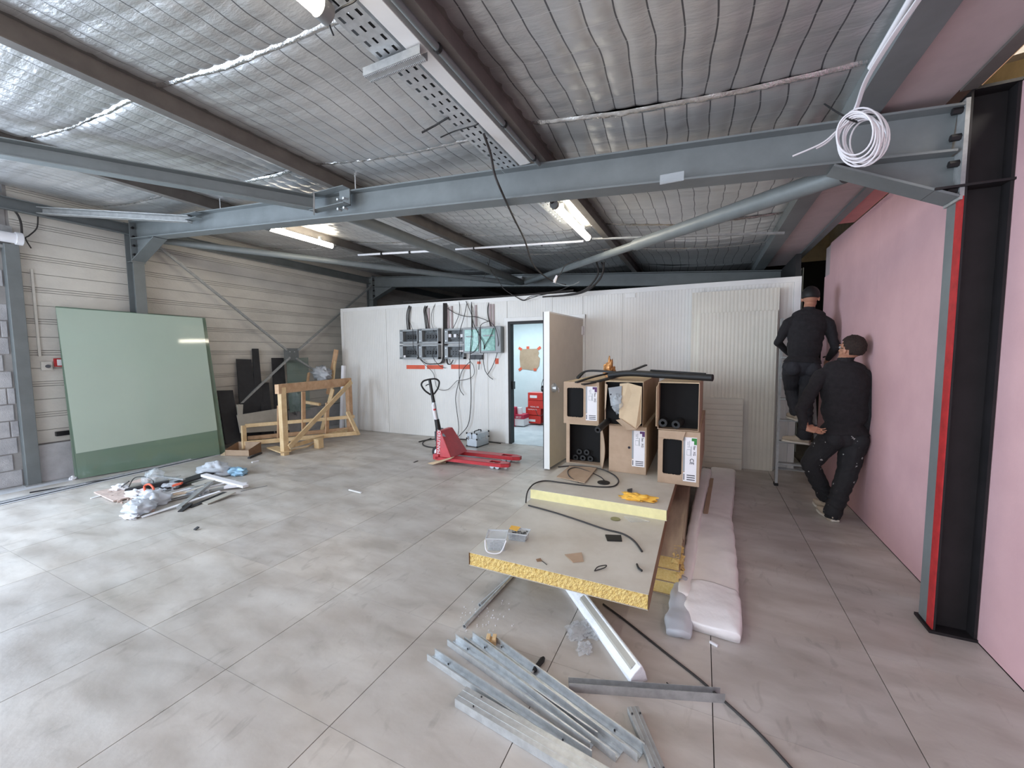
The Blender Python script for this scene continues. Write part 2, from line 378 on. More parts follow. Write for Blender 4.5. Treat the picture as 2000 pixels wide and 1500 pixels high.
# ================================================================ left wall
LX = -7.69
wl = struct('wall_left', MB().box(LX-.25, LX-.02, 1.9, 12.3, 0, 3.75), M['mortar'])
z = .50; k = 0
while z < 3.62:
    for hgt, off in ((.165, 0), (.165, 0), (.024, -.006), (.024, -.006)):
        part('plank', MB().box(LX-.02, LX+off, 1.93, 12.2, z+.0015, z+hgt+.0005), M['plank'], wl)
        z += hgt+.0055
part('plinth', MB().box(LX-.02, LX+.035, 1.95, 12.2, 0, .485), M['plinth'], wl, bevel=.006)
# block wall beside the shutter opening
bw = struct('wall_left_block', MB().box(LX-.24, LX-.012, 1.02, 1.9, 0, 3.6), M['mortar'])
z = .01; r = 0
while z < 3.5:
    y = 1.03 - (.25 if r % 2 else 0)
    while y < 1.80:
        y0 = max(y, 1.03); y1 = min(y+.49, 1.845+random.uniform(-.03, .0))
        if y1-y0 > .05: part('concrete_block', MB().box(LX-.2, LX+random.uniform(-.002,.006), y0, y1, z+.004, z+.198), M['block'], bw, bevel=.006)
        y += .5
    z += .205; r += 1
# lintel above the opening and the front part of the left wall
struct('wall_left_front', MB().box(LX-.24, LX, -4.9, -3.3, 0, 3.8).box(LX-.24, LX, -3.3, 1.02, 3.12, 3.75), M['block'])
struct('wall_front', MB().box(-7.95, -7.2, -4.9, -4.7, 0, 3.8).box(.8, 1.7, -4.9, -4.7, 0, 3.8).box(-7.2, .8, -4.9, -4.7, 3.2, 3.8), M['block'])
# post of the shutter
t = thing('door_post', 'grey steel post between the rough block wall and the grooved cladding', 'post', (LX+.06, 1.93, 0))
part('post_body', MB().prof([(0,0),(.1,0),(.1,.012),(.012,.012),(.012,.1),(0,.1)], (LX+.005, 1.845, 0), (LX+.005, 1.845, 2.99), up=(0,1,0)), M['steel'], t)
part('post_flange', MB().box(LX, LX+.10, 1.845, 1.965, 0, 2.98), M['steel'], t, bevel=.004)
part('base_plate', MB().box(LX, LX+.13, 1.82, 1.99, 0, .012), M['galvdull'], t)
t = thing('roller_shutter_housing', 'round white roller shutter drum above the block wall at far left', 'shutter', (LX+.13, 1.4, 2.95))
part('drum', MB().tube([(LX+.13, -3.3, 3.05), (LX+.13, 1.93, 3.05)], .062, 20), M['white'], t, smooth=1)
part('guide', MB().box(LX+.02, LX+.06, -3.3, 1.93, 3.13, 3.2).box(LX+.02, LX+.06, -3.3, 1.93, 2.93, 2.965), M['galvdull'], t)
part('end_cap', MB().tube([(LX+.13, 1.93, 3.05), (LX+.13, 1.985, 3.05)], .075, 18), M['white'], t, smooth=1)
pts = [P(0,398,0,LX+.06), P(28,412,0,LX+.06), P(40,432,0,LX+.06), P(43,460,0,LX+.06)]
solo('cable', MB().tube(spline(pts), .011, 8), M['lead'], 'thick grey cable bundle dropping to the shutter drum end', 'cable', smooth=1)
pts = [P(74,421,0,LX+.03), P(72,445,0,LX+.03), P(57,460,0,LX+.05), P(50,466,0,LX+.06), P(61,485,0,LX+.03)]
solo('cable', MB().tube(spline(pts), .007, 8), M['lead'], 'thin dark cable curling from the eave beam beside the shutter drum', 'cable', smooth=1)
solo('cable_duct', MB().box(LX, LX+.022, P(63,550,0,LX).y-.012, P(63,550,0,LX).y+.012, P(63,520,0,LX).z*0+1.62, 2.72), M['plank'], 'narrow vertical duct on the cladding above the grey switch plate', 'duct', bevel=.002)
p0 = P(90,714,0,LX)
t = thing('switch_box', 'small dusty switch box at the foot of the wall duct', 'box', (LX, p0.y, p0.z-.06))
part('plate', MB().box(LX, LX+.03, p0.y-.05, p0.y+.05, p0.z-.06, p0.z+.05), M['plank'], t, bevel=.004)
part('knob', MB().tube([(LX+.03,p0.y+.005,p0.z-.01),(LX+.055,p0.y+.005,p0.z-.01)], .022, 12), M['dkgrey'], t)
p0 = P(114,708,0,LX)
t = thing('call_point', 'small red and white emergency call box on the grooved wall beside the big glass', 'box', (LX, p0.y, p0.z-.05))
part('housing', MB().box(LX, LX+.035, p0.y-.045, p0.y+.045, p0.z-.055, p0.z+.055), M['red_paint'], t, bevel=.004)
part('face', MB().box(LX+.035, LX+.040, p0.y-.022, p0.y+.022, p0.z-.04, p0.z+.04), M['paper'], t)
p0 = P(128,845,0,LX)
solo('wall_socket', MB().box(LX, LX+.05, p0.y-.10, p0.y+.10, p0.z-.03, p0.z+.03), M['black_plastic'], 'flat black socket strip low on the cladding just above the white plinth', 'socket', bevel=.006)

# ================================================================ pink right wall
PX = 1.40
wr = struct('wall_right', MB().box(PX+.013, PX+.10, -4.9, 6.55, 0, 2.93), M['mauve'])
yb = [-4.88, -3.68, -2.48, -1.28, -.08, 1.12, 2.32, 3.52, 4.72, 5.92, 6.30]
for a, b in zip(yb[:-1], yb[1:]):
    part('plasterboard_sheet', MB().box(PX, PX+.0125, a+.001, b-.001, .005, 2.94), M['pink'], wr)
part('plasterboard_sheet', MB().box(PX, PX+.0125, 6.301, 6.52, .005, 2.56), M['pink'], wr)
# neighbouring room seen through the gap over the wall
struct('wall_right_far', MB().box(2.7, 2.8, -4.9, 12.3, 0, 5.2), M['cream'])
solo('roof_beam', MB().prof(iprof(.16,.09), P(2030,100,1,3.9), P(1872,145,1,3.9)), M['purlin'], 'dark short beam in front of the cream wall at top right', 'beam')
# far wall behind the cold room, coloured dark to stand for unlit space
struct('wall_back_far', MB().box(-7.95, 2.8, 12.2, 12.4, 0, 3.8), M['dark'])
# soffits
sf = struct('trim_1', MB().box(.87, 1.17, -4.7, 3.155, 2.948, 2.965), M['mauve'])
part('edge_angle', MB().box(1.17, 1.235, -4.7, 2.975, 2.935, 2.965), M['purlin'], sf)
sf2 = struct('trim_2', MB().box(.87, .88, 3.16, 7.6, 2.95, 2.964), M['mauve'])
for a, b in ((3.16, 4.35), (4.35, 5.55), (5.55, 6.75), (6.75, 7.6)):
    part('soffit_panel', MB().box(.88, 1.168, a+.002, b-.002, 2.95, 2.9625), M['mauve'], sf2)
part('edge_angle', MB().box(1.168, 1.24, 3.16, 7.6, 2.925, 2.96), M['steel'], sf2)
part('red_soffit_panel', MB().box(1.24, 1.40, 3.16, 5.45, 2.950, 2.962), M['pink2'], sf2, label='red-pink soffit strip')

# ================================================================ cold room partition
def wbox(x0, x1, z0, z1, d0, d1):               # box hugging the partition, from d0 to d1 in front of it
    a = wally(x0); b = wally(x1)
    vs = [(x0,a-d0,z0),(x1,b-d0,z0),(x1,b-d1,z0),(x0,a-d1,z0),(x0,a-d0,z1),(x1,b-d0,z1),(x1,b-d1,z1),(x0,a-d1,z1)]
    return vs, [(0,1,2,3),(7,6,5,4),(4,5,1,0),(5,6,2,1),(6,7,3,2),(7,4,0,3)]
WT = 2.60
wb = struct('wall_back', MB().add(*wbox(-7.04, -3.11, 0, WT-.02, -.10, -.012)).add(*wbox(-1.80, 1.15, 0, WT-.02, -.10, -.012)).add(*wbox(-3.11, -1.80, 2.17, WT-.02, -.10, -.012)), M['white_panel'])
def ribbed(x0, x1, z0, z1, pitch=.045, dep=.0014, d=0.0):
    mb = MB(); n = max(1, int((x1-x0)/pitch)); pw = (x1-x0)/n; prof = []
    for i in range(n):
        a = x0+i*pw
        prof += [(a, 0), (a+pw*.42, 0), (a+pw*.55, dep), (a+pw*.87, dep)]
    prof.append((x1, 0)); m = len(prof)
    vs = []
    for zz in (z0, z1):
        vs += [(x, wally(x)-d-(.001 if q == 0 else -q+.001)*1.0, zz) for x, q in prof]
    # back
    vs += [(x0, wally(x0)+.012-d, z0), (x1, wally(x1)+.012-d, z0), (x0, wally(x0)+.012-d, z1), (x1, wally(x1)+.012-d, z1)]
    fs = [(i, i+1, m+i+1, m+i) for i in range(m-1)]
    fs += [(0, m, 2*m+2, 2*m), (m-1, 2*m+1, 2*m+3, 2*m-1)]
    return mb.add(vs, fs)
xb = [-6.97, -5.82, -4.67, -3.52, -3.13]
for a, b in zip(xb[:-1], xb[1:]): part('wall_panel', ribbed(a+.003, b-.003, .01, WT-.07), M['white_panel'], wb)
for a, b in ((-3.125, -2.30), (-2.30, -1.78)): part('wall_panel', ribbed(a+.003, b-.003, 2.22, WT-.07), M['white_panel'], wb)
for a, b in ((-1.775, -1.15), (-1.15, 0.0), (0.0, 1.08)): part('wall_panel', ribbed(a+.003, b-.003, .01, WT-.07), M['white_panel'], wb)
part('top_trim', MB().add(*wbox(-7.04, 1.16, WT-.07, WT, -.115, .006)), M['white_trim'], wb, bevel=.002)
part('corner_trim', MB().add(*wbox(-7.045, -6.97, 0, WT, -.115, .005)), M['white_trim'], wb, bevel=.002)
part('corner_trim', MB().add(*wbox(1.08, 1.16, 0, WT, -.115, .005)), M['white_trim'], wb, bevel=.002)
# inner room
struct('wall_inner_back', MB().box(-7.0, 1.2, 8.75, 8.85, 0, 2.5), M['cool_wall'])
struct('wall_inner_left', MB().box(-7.05, -6.95, 6.45, 8.8, 0, 2.5), M['cool_wall'])
struct('wall_inner_right', MB().box(-1.35, -1.25, 6.56, 8.8, 0, 2.5), M['cool_wall'])
struct('ceiling_inner', MB().box(-7.05, 1.15, 6.55, 8.85, 2.5, 2.57), M['cool_wall'])
area('cold_room_lamp', (-3.6, 7.6, 2.45), (0,0,0), 1.6, .5, 42, (.80, .93, 1.0))
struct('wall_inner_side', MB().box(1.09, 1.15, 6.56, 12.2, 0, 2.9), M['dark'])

# door frame and leaf
df = struct('door_1', MB().add(*wbox(-3.17, -3.105, 0, 2.235, -.12, .03)).add(*wbox(-1.795, -1.735, 0, 2.235, -.12, .03)).add(*wbox(-3.17, -1.735, 2.17, 2.235, -.12, .031)), M['white_trim'], bevel=.003)
part('door_seal', MB().add(*wbox(-3.105, -3.06, 0, 2.17, -.11, .02)).add(*wbox(-3.105, -1.80, 2.125, 2.17, -.11, .021)), M['black_rubber'], df)
hg = Vector((-1.80, wally(-1.80)-.02, 0)); fe = Vector((-1.90, 5.10, 0))
dd = (fe-hg).normalized(); sd = Vector((-dd.y, dd.x, 0))
if sd.x > 0: sd = -sd
leaf = thing('door_leaf', 'thick white insulated cold room door standing wide open beside the cartons', 'door', (hg.x, hg.y, .03))
Z0, Z1 = .02, 2.165
def dbox(a, b, s0, s1, z0, z1):
    q = [hg+dd*a+sd*s0, hg+dd*b+sd*s0, hg+dd*b+sd*s1, hg+dd*a+sd*s1]
    return MB().add([Vector((p.x,p.y,z0)) for p in q]+[Vector((p.x,p.y,z1)) for p in q], [(0,3,2,1),(4,5,6,7),(0,1,5,4),(1,2,6,5),(2,3,7,6),(3,0,4,7)])
LL = (fe-hg).length
part('leaf_panel', dbox(0.02, LL-.02, -.035, .035, Z0+.02, Z1-.02), mat('warm_white_door_skin', (214, 206, 194), .5, var=.04), leaf)
part('leaf_edge', dbox(LL-.02, LL, -.04, .045, Z0, Z1), M['white_trim'], leaf, bevel=.003)
part('rubber_gasket', dbox(.0, LL-.01, .045, .06, Z0, Z1), M['black_rubber'], leaf)
part('edge_cap', dbox(0.02, LL-.02, -.036, .036, Z1-.02, Z1), M['white_trim'], leaf)
# lock on the side facing +x
c = hg + dd*(LL-.13) - sd*.035; c.z = 1.135
lk = part('lock_plate', MB().tube([c, c-sd*.03], .062, 20), M['alu'], leaf, smooth=1)
part('lock_bolt', MB().tube([c-sd*.03+dd*.045, c-sd*.075+dd*.045], .035, 16), M['alu'], lk, smooth=1)
part('key', MB().tube([c-sd*.075+dd*.045, c-sd*.10+dd*.045, c-sd*.105+dd*.045+Vector((0,0,-.06))], .008, 8), M['chrome'], lk)
c2 = hg + dd*(LL-.10) + sd*.055; c2.z = 1.12
part('push_knob', MB().tube([c2, c2+sd*.06], .045, 16), M['black_plastic'], leaf, smooth=1)
for zz in (.35, 1.15, 1.9):
    part('hinge', dbox(-.03, .09, -.055, -.036, zz, zz+.14), M['white'], leaf, bevel=.003)

# ================================================================ portal frames
def rafter(y0, x0, x1, label):
    t = thing('roof_beam', label, 'beam', (x0, y0, roof(x0)-.24))
    yc = y0+.08
    part('beam_body', MB().prof(iprof(.24, .16, .012, .008, -.24), (x0, yc, roof(x0)), (x1, yc, roof(x1))), M['steel'], t)
    return t, yc
def hplate(mb, pts, y0, th): return mb.slab([Vector((a, y0, b)) for a, b in pts], th, (0,1,0))
for y0, nm in ((2.983, 'near'), (7.65, 'far')):
    far = nm == 'far'
    xl, xr = -7.44, 1.20
    t, yc = rafter(y0, xl, xr, 'long grey sloping I-beam across the room, cable coil in front of it' if not far else 'far grey I-beam above the top of the white cold room wall')
    # haunches: web and bottom flange
    def rb(x): return roof(x)-.24
    part('haunch', hplate(MB(), [(xl, rb(xl)), (xl+.62, rb(xl+.62)), (xl, rb(xl)-.30)], yc-.004, .008).bar(Vector((xl+.62, yc, rb(xl+.62)-.006)), Vector((xl, yc, rb(xl)-.30)), .16, .012), M['steel'], t)
    part('haunch', hplate(MB(), [(xr, rb(xr)), (.66, rb(.66)), (xr, rb(xr)-.23)], yc-.004, .008).bar(Vector((.66, yc, rb(.66)-.006)), Vector((xr, yc, rb(xr)-.23)), .16, .012), M['steel'], t)
    part('end_plate', MB().box(xl-.015, xl, y0, y0+.16, rb(xl)-.33, roof(xl)+.03), M['steel'], t)
    part('end_plate', MB().box(xr, xr+.018, y0, y0+.16, rb(xr)-.25, roof(xr)+.02), M['galvdull'], t)
    for k in range(4):
        zz = rb(xl)-.22+k*.125
        part('bolt', MB().tube([(xl,y0+.03,zz),(xl+.03,y0+.03,zz)], .017, 6), M['black_steel'], t)
        zz = rb(xr)-.19+k*.135
        part('bolt', MB().tube([(xr,y0+.03,zz),(xr-.04,y0+.03,zz)], .018, 6), M['black_steel'], t)
    # columns
    c = thing('column', 'grey steel column against the cream wall behind the big glass' if not far else 'distant grey steel column beside the left end of the cold room', 'column', (xl-.1, yc, 0))
    part('column_body', MB().prof(iprof(.20, .13, .010, .008, -.10), (xl-.105, yc, 0), (xl-.105, yc, roof(xl)+.02), up=(1,0,0)), M['steel'], c)
    part('stiffener', MB().box(xl-.195, xl-.015, y0+.02, y0+.145, rb(xl)-.31, rb(xl)-.30), M['steel'], c)
    part('base_plate', MB().box(xl-.20, xl+.06, y0-.04, y0+.2, 0, .018), M['steel'], c)
    if not far:
        c = thing('column', 'steel column coloured black for its shaded web, red painted strip, at the pink wall', 'column', (1.3, y0+.08, 0))
        part('column_body', MB().box(1.218, 1.228, y0, y0+.16, 0.016, 2.93).box(1.228, 1.385, y0+.074, y0+.086, .016, 2.93).box(1.385, 1.397, y0, y0+.16, .016, 2.93), M['black_steel'], c)  # shadow of the recessed web put into a near-black colour
        part('red_strip', MB().box(1.2125, 1.218, y0-.001, y0+.062, .02, 2.41), M['red_paint'], c, label='red painted strip')
        part('grey_strip', MB().box(1.2135, 1.2178, y0+.062, y0+.155, .02, 2.41), M['steel'], c, label='grey painted face')
        part('continuity_plate', MB().box(1.10, 1.40, y0-.012, y0+.16, 2.455, 2.467), M['black_steel'], c)
        part('cap_plate', MB().box(1.225, 1.40, y0-.012, y0+.16, 2.93, 2.945), M['black_steel'], c)
        part('base_plate', MB().box(1.20, 1.398, y0-.01, y0+.175, 0, .016), M['black_steel'], c)
    else:
        c = thing('column', 'grey steel column rising behind the top right corner of the cold room', 'column', (1.3, yc, 0))
        part('column_body', MB().prof(iprof(.16, .13, .010, .008, -.08), (1.30, yc, 0), (1.30, yc, 2.9), up=(1,0,0)), M['steel'], c)
# eave beam
solo('eave_beam', MB().prof(cprof(.06,.15), (-7.62, -4.7, 3.38), (-7.62, 12.2, 3.38)), M['steel'], 'long grey eave beam along the top of the left wall', 'beam')

# purlins
for x, lab in ((-5.45, 'leftmost brown purlin, over the left tube lamp'), (-3.28, 'brown purlin second from the left, crossing above the pallet truck side'), (-1.15, 'central brown purlin that carries the cable tray')):
    zb = roof(x)
    solo('purlin', MB().prof(iprof(.14, .075, .008, .006, .0), (x, -4.7, zb+.001), (x, 12.1, zb+.001)), M['purlin'], lab, 'beam', group=None)
t = thing('purlin', 'galvanised C channel purlin along the edge of the pink soffit', 'beam', (.78, 0, 2.92))
part('channel', MB().prof([(a-.79, b) for a, b in [(.715,0),(.86,0),(.86,.13),(.852,.13),(.852,.008),(.723,.008),(.723,.13),(.715,.13)]], (.79, -4.7, 2.925), (.79, 12.1, 2.925)), M['steel'], t)
part('conduit', MB().tube([(.70, -4.0, 2.97), (.70, 2.6, 2.97)], .014, 10), M['white'], t, smooth=1)

# ================================================================ foil ceiling
ce = struct('ceiling', MB().add([(-7.95,-4.9,roof(-7.95)+.30),(1.45,-4.9,roof(1.45)+.30),(1.45,12.4,roof(1.45)+.30),(-7.95,12.4,roof(-7.95)+.30),
     (-7.95,-4.9,roof(-7.95)+.36),(1.45,-4.9,roof(1.45)+.36),(1.45,12.4,roof(1.45)+.36),(-7.95,12.4,roof(-7.95)+.36)],
     [(0,1,2,3),(7,6,5,4),(0,4,5,1),(1,5,6,2),(2,6,7,3),(3,7,4,0)]), M['dark'])
struct('ceiling_right', MB().box(1.44, 2.9, -4.9, 12.4, 5.1, 5.2).box(1.44, 1.46, -4.9, 12.4, 3.17, 5.15).box(1.72, 2.8, 12.3, 12.4, 0, 5.1).box(1.72, 2.8, -4.9, -4.8, 0, 5.1), M['cream'])
seams = [-4.7, -3.3, -2.1, -.9, .3, 1.5, 2.7, 3.9, 5.1, 6.3, 7.5, 8.7, 9.9, 11.1, 12.2]
bays = [(-7.66, -5.47), (-5.44, -3.30), (-3.26, -1.17), (-1.13, .84)]
def foil_piece(x0, x1, y0, y1, fine, sag, fold, seed):
    nu = int((x1-x0)/(.0217 if fine else .065)); nv = int((y1-y0)/(.025 if fine else .05))
    mb = MB(); vs = []; uv = []
    for j in range(nv+1):
        b = j/nv; y = y0+(y1-y0)*b
        for i in range(nu+1):
            a = i/nu; x = x0+(x1-x0)*a
            wob = .055*noise.noise(Vector((y*1.3, x*.9, seed)))+.012*noise.noise(Vector((y*5, x*3, seed))); wy = .05*noise.noise(Vector((x*1.4, y*.8, seed+4)))
            qx = abs(math.sin(math.pi*(x+wob)/.13)); qy = abs(math.sin(math.pi*(y+wy)/.15))
            z = roof(x)+.145 - sag*math.sin(math.pi*a)**.7 - .012*(qx**.55)*(qy**.35)*(1-.35*fold)
            z -= .030*math.sin(math.pi*a)*noise.noise(Vector((x*1.1, y*1.3, seed)))
            z -= fold*.013*math.sin(math.pi*a)**.5*(abs(noise.noise(Vector((x*.5, y*7.5+.5*noise.noise(Vector((x*1.5,y,seed))), seed))))*2.2)
            # pulled up at the seam edges
            e = min(b, 1-b)*(y1-y0)
            z += .016*math.exp(-e/.03)
            vs.append((x, y, z)); uv.append((x+wob, y+wy))
    mb.v = [Vector(p) for p in vs]
    mb.f = [(j*(nu+1)+i, (j+1)*(nu+1)+i, (j+1)*(nu+1)+i+1, j*(nu+1)+i+1) for j in range(nv) for i in range(nu)]
    mb.uv = uv; return mb
for bi, (x0, x1) in enumerate(bays):
    for si in range(len(seams)-1):
        y0, y1 = seams[si], seams[si+1]
        vis = y1 > .2 and y0 < 7.4
        fine = vis and y0 < 6.2
        sag = (.055 if y0 < 3 else .075)
        part('foil_blanket', foil_piece(x0, x1, y0+.001, y1-.001, fine, sag, 1.0 if y0 > 2.8 else .15, bi*3.3+si), M['foil'], ce, smooth=179)
        if vis and si > 0:
            mb = MB(); ys_ = y0; seed = bi*5+si
            def fs(a, b, x0=x0, x1=x1, ys_=ys_, sag=sag, seed=seed):
                x = x0+(x1-x0)*a; t_ = (b-.5)
                return Vector((x, ys_+t_*.05+.012*noise.noise(Vector((x*3, seed, 0))), roof(x)+.148-sag*math.sin(math.pi*a)**.7-.016*math.cos(math.pi*t_)*(.6+.9*abs(noise.noise(Vector((x*9, seed, b*2))))) +.010*abs(t_)))
            mb.grid(fs, 120, 6)
            part('foil_seam', mb, M['foilseam'] if 'foilseam' in M else M.setdefault('foilseam', mat('bright_foil_tape', (214,214,214), .2, .95, var=.2, scale=30, bump=.5, bscale=70)), ce, smooth=179, label='bright crinkled foil seam')
# ================================================================ braces, tubes, lamps and tray under the roof
def tubething(name, label, pts, r, m=None, cat='pipe', n=16):
    return solo(name, MB().tube(pts, r, n), M[m or 'steel'], label, cat, smooth=1)
yA, yB = 3.16, 7.64
t = thing('strut_tube', 'thick grey round tube under the second purlin running to the far beam', 'pipe', (-3.40, yA, 2.98))
part('tube', MB().tube([(-3.42, yA-.02, roof(-3.42)-.155), (-3.42, yB+.02, roof(-3.42)-.155)], .065, 20), M['steel'], t, smooth=1)
part('end_lug', MB().box(-3.47, -3.37, yB-.02, yB+.06, roof(-3.42)-.17, roof(-3.42)-.05), M['galvdull'], t)
part('end_lug', MB().box(-3.47, -3.37, yA-.10, yA+.03, roof(-3.42)-.17, roof(-3.42)-.05), M['galvdull'], t)
# left brace from the left column to the node on the far rafter
t = thing('brace_tube', 'slim grey brace tube running from the left column corner to the far beam', 'pipe', (-7.2, 3.2, 3.2))
a = Vector((-7.30, 3.16, 3.31)); b = Vector((-3.55, 7.62, 3.06))
part('tube', MB().tube([a, b], .048, 18), M['steel'], t, smooth=1)
# right brace, two diameters joined in the middle
t = thing('brace_tube', 'long pale brace tube from behind the cable coil to the far beam', 'pipe', (.80, 3.2, 2.8))
a = P(1650, 338, 1, 3.2); b = Vector((-3.25, 7.55, 3.04)); mid = a.lerp(b, .37)
part('thick_tube', MB().tube([a, mid], .062, 20), M['steel'], t, smooth=1)
part('thin_tube', MB().tube([mid, b], .046, 20), M['white_trim'] if 0 else M['steel'], t, smooth=1)
part('joint_bolt', MB().tube([mid+Vector((0,0,-.065)), mid+Vector((0,0,.065))], .012, 8), M['black_steel'], t)
# tie beams of the front bay (towards the camera)
def tie(label, p0, p1, wd, h, m='steel'):
    t = thing('tie_beam', label, 'beam', tuple(Vector(p0).lerp(Vector(p1), .5)))
    p0 = Vector(p0); p1 = Vector(p1)
    part('beam_body', MB().prof([(-wd/2,0),(wd/2,0),(wd/2,.008),(-wd/2+.007,.008),(-wd/2+.007,h-.008),(wd/2,h-.008),(wd/2,h),(-wd/2,h)], p0, p1), M[m], t)
    return t
p1 = P(628, 404, 1, 2.93)
p1 = Vector((-3.60, 2.93, 3.075)); p0 = Vector((-7.45, -1.75, 3.34))
t = tie('wide grey tie beam running from the upper left edge to the main beam', p0, p1, .10, .135)
d = (p1-p0).normalized()
part('end_plate', MB().bar(p1+Vector((0,0,.068)), p1+d*.014+Vector((0,0,.068)), .15, .19), M['galvdull'], t)
cl = MB().box(-3.60, -3.14, 2.89, 2.98, 3.215, 3.222).box(-3.62, -3.14, 2.89, 2.98, 3.06, 3.067).box(-3.28, -3.14, 2.972, 2.982, 3.06, 3.222)
part('bracket', cl, M['steel'], t)
for x in (-3.26, -3.18):
    for zz in (3.03, 3.12): part('bolt', MB().tube([(x, 2.925, zz), (x, 2.975, zz)], .012, 6), M['galv'], t)
p1 = Vector((-5.83, 2.94, 3.27)); p0 = Vector((-7.55, 2.15, 3.40))
t = tie('short pale tie beam in the left corner with an open end on the main beam', p0, p1, .075, .08, 'galvdull')
part('gusset', MB().box(-5.86, -5.62, 2.90, 2.98, 3.30, 3.306).box(-5.86, -5.62, 2.90, 2.98, 3.36, 3.366), M['steel'], t)
# slender flats of the wall bracing with a gusset plate
gx = -7.52
g0 = P(570, 690, 0, gx)
t = thing('wall_bracing', 'X of slim steel angles over the cream wall, joined by a square plate', 'bracing', (gx, g0.y, 0))
part('gusset_plate', MB().box(gx-.005, gx+.005, P(555,690,0,gx).y, P(583,690,0,gx).y, g0.z-.14, g0.z+.10), M['steel'], t)
for (u0, v0), (u1, v1) in (((298,472),(560,684)), ((728,556),(582,684)), ((462,796),(566,698)), ((578,700),(655,750))):
    part('brace', MB().bar(P(u0, v0, 0, gx+.02), P(u1, v1, 0, gx+.02), .035, .035, up=(1,0,0)), M['galvdull'], t)
for dy in (-.05, .05): part('bolt', MB().tube([(gx+.004, g0.y+dy, g0.z+.03),(gx+.02, g0.y+dy, g0.z+.03)], .010, 6), M['galv'], t)
for (x, lab) in ((-3.08, 'front bay'),):
    t = solo('threaded_rod', MB().tube([(x, 2.99, roof(x)), (x, 2.99, roof(x)+.13)], .006, 6).tube([(x, 2.99, roof(x)+.12), (x, 2.99, roof(x)+.15)], .013, 8), M['galv'], 'short threaded hook rod standing on the main beam beside the second purlin', 'rod')
solo('threaded_rod', MB().tube([(-5.27, 2.99, roof(-5.27)), (-5.27, 2.99, roof(-5.27)+.12)], .005, 6), M['galv'], 'thin rod standing on the main beam beside the leftmost purlin', 'rod')

# fluorescent lamps
def tube_lamp(x, z, y0, y1, label, r=.038):
    t = thing('tube_lamp', label, 'lamp', (x, (y0+y1)/2, z-r))
    part('glowing_tube', MB().tube([(x, y0+.05, z), (x, y1-.05, z)], r, 18), M['tube_on'], t, smooth=1)
    part('end_cap', MB().tube([(x, y0, z), (x, y0+.05, z)], r+.004, 18), M['lamp_cap'], t, smooth=1)
    part('end_cap', MB().tube([(x, y1-.05, z), (x, y1, z)], r+.004, 18), M['lamp_cap'], t, smooth=1)
    part('mounting_clip', MB().box(x-.02, x+.02, y0+.25, y0+.28, z+r-.004, z+.09).box(x-.02, x+.02, y1-.28, y1-.25, z+r-.004, z+.09), M['galv'], t)
    return t
tube_lamp(-5.36, roof(-5.4)-.045, 3.60, 4.72, 'glowing tube lamp at the left, above the X bracing')
part('short_cable', MB().tube(spline([(-1.34, 3.80, 3.07), (-1.34, 3.72, 3.03), (-1.33, 3.66, 3.09), (-1.32, 3.66, 3.14)]), .006, 6), M['black_rubber'],
     tube_lamp(-1.335, roof(-1.3)-.03, 3.78, 5.10, 'glowing tube lamp in the middle, beyond the main beam'), smooth=1)
tube_lamp(-1.47, roof(-1.47)-.045, .25, 1.31, 'overexposed tube lamp end at the top edge of the picture')
# cable tray with slots
def tray(y0, y1, x0, z):
    mb = MB(); pitch = .075; rows = 3; wd = .15
    yy = y0
    xsn = []
    cw = wd/rows
    while yy < y1:
        for r in range(rows):
            a = x0+r*cw; b = a+cw; s0 = a+cw*.34; s1 = a+cw*.66; o = (r % 2)*pitch*.0
            ya = yy; yb = yy+pitch; u0 = yy+pitch*.28; u1 = yy+pitch*.78
            for q in ((a,b,ya,u0),(a,b,u1,yb),(a,s0,u0,u1),(s1,b,u0,u1)):
                mb.add([(q[0],q[2],z),(q[1],q[2],z),(q[1],q[3],z),(q[0],q[3],z)], [(0,3,2,1)])
        yy += pitch
    mb.add([(x0,y0,z),(x0,yy,z),(x0,yy,z+.045),(x0,y0,z+.045)], [(0,1,2,3)])
    mb.add([(x0+wd,y0,z),(x0+wd,yy,z),(x0+wd,yy,z+.045),(x0+wd,y0,z+.045)], [(3,2,1,0)])
    return mb
t = thing('cable_tray', 'perforated galvanised cable tray hanging beside the central purlin', 'cable tray', (-1.42, 2.0, 3.07))
o = part('tray_channel', tray(.6, 4.45, -1.50, 3.075), M['galv'], t)
sm = o.modifiers.new('solid', 'SOLIDIFY'); sm.thickness = .0015
part('cable_bundle', MB().tube([(-1.46,.6,3.095),(-1.46,4.4,3.095)], .014, 8).tube([(-1.41,.6,3.09),(-1.41,4.4,3.09)], .012, 8).tube([(-1.375,.6,3.093),(-1.375,4.4,3.093)], .016, 8), M['black_rubber'], t, smooth=1)
for yy in (1.33, 2.33): part('cable_tie', MB().tube(spline([(-1.33,yy,3.12),(-1.33,yy,3.065),(-1.42,yy,3.062),(-1.51,yy+.02,3.062),(-1.52,yy+.05,3.02)] if yy < 2 else [(-1.33,yy,3.12),(-1.33,yy,3.066),(-1.42,yy,3.062),(-1.51,yy,3.062),(-1.60,yy-.03,3.03)]), .004, 6), M['black_rubber'], t, smooth=1)
solo('trunking', MB().box(-1.325, -1.235, -3.5, 2.97, 3.066, 3.12), M['white_trim'], 'flat white trunking between the cable tray and the conduit under the central purlin', 'trunking', bevel=.003)
t = thing('conduit', 'round grey conduit clipped along the central purlin', 'pipe', (-1.17, 2, 3.04))
part('conduit_tube', MB().tube([(-1.165, -3.5, 3.042), (-1.165, 2.97, 3.042)], .016, 12), M['steel'], t, smooth=1)
for yy in (1.66, 2.36, 2.85): part('clip', MB().tube([(-1.165, yy, 3.042), (-1.165, yy+.018, 3.042)], .022, 10), M['black_plastic'], t)
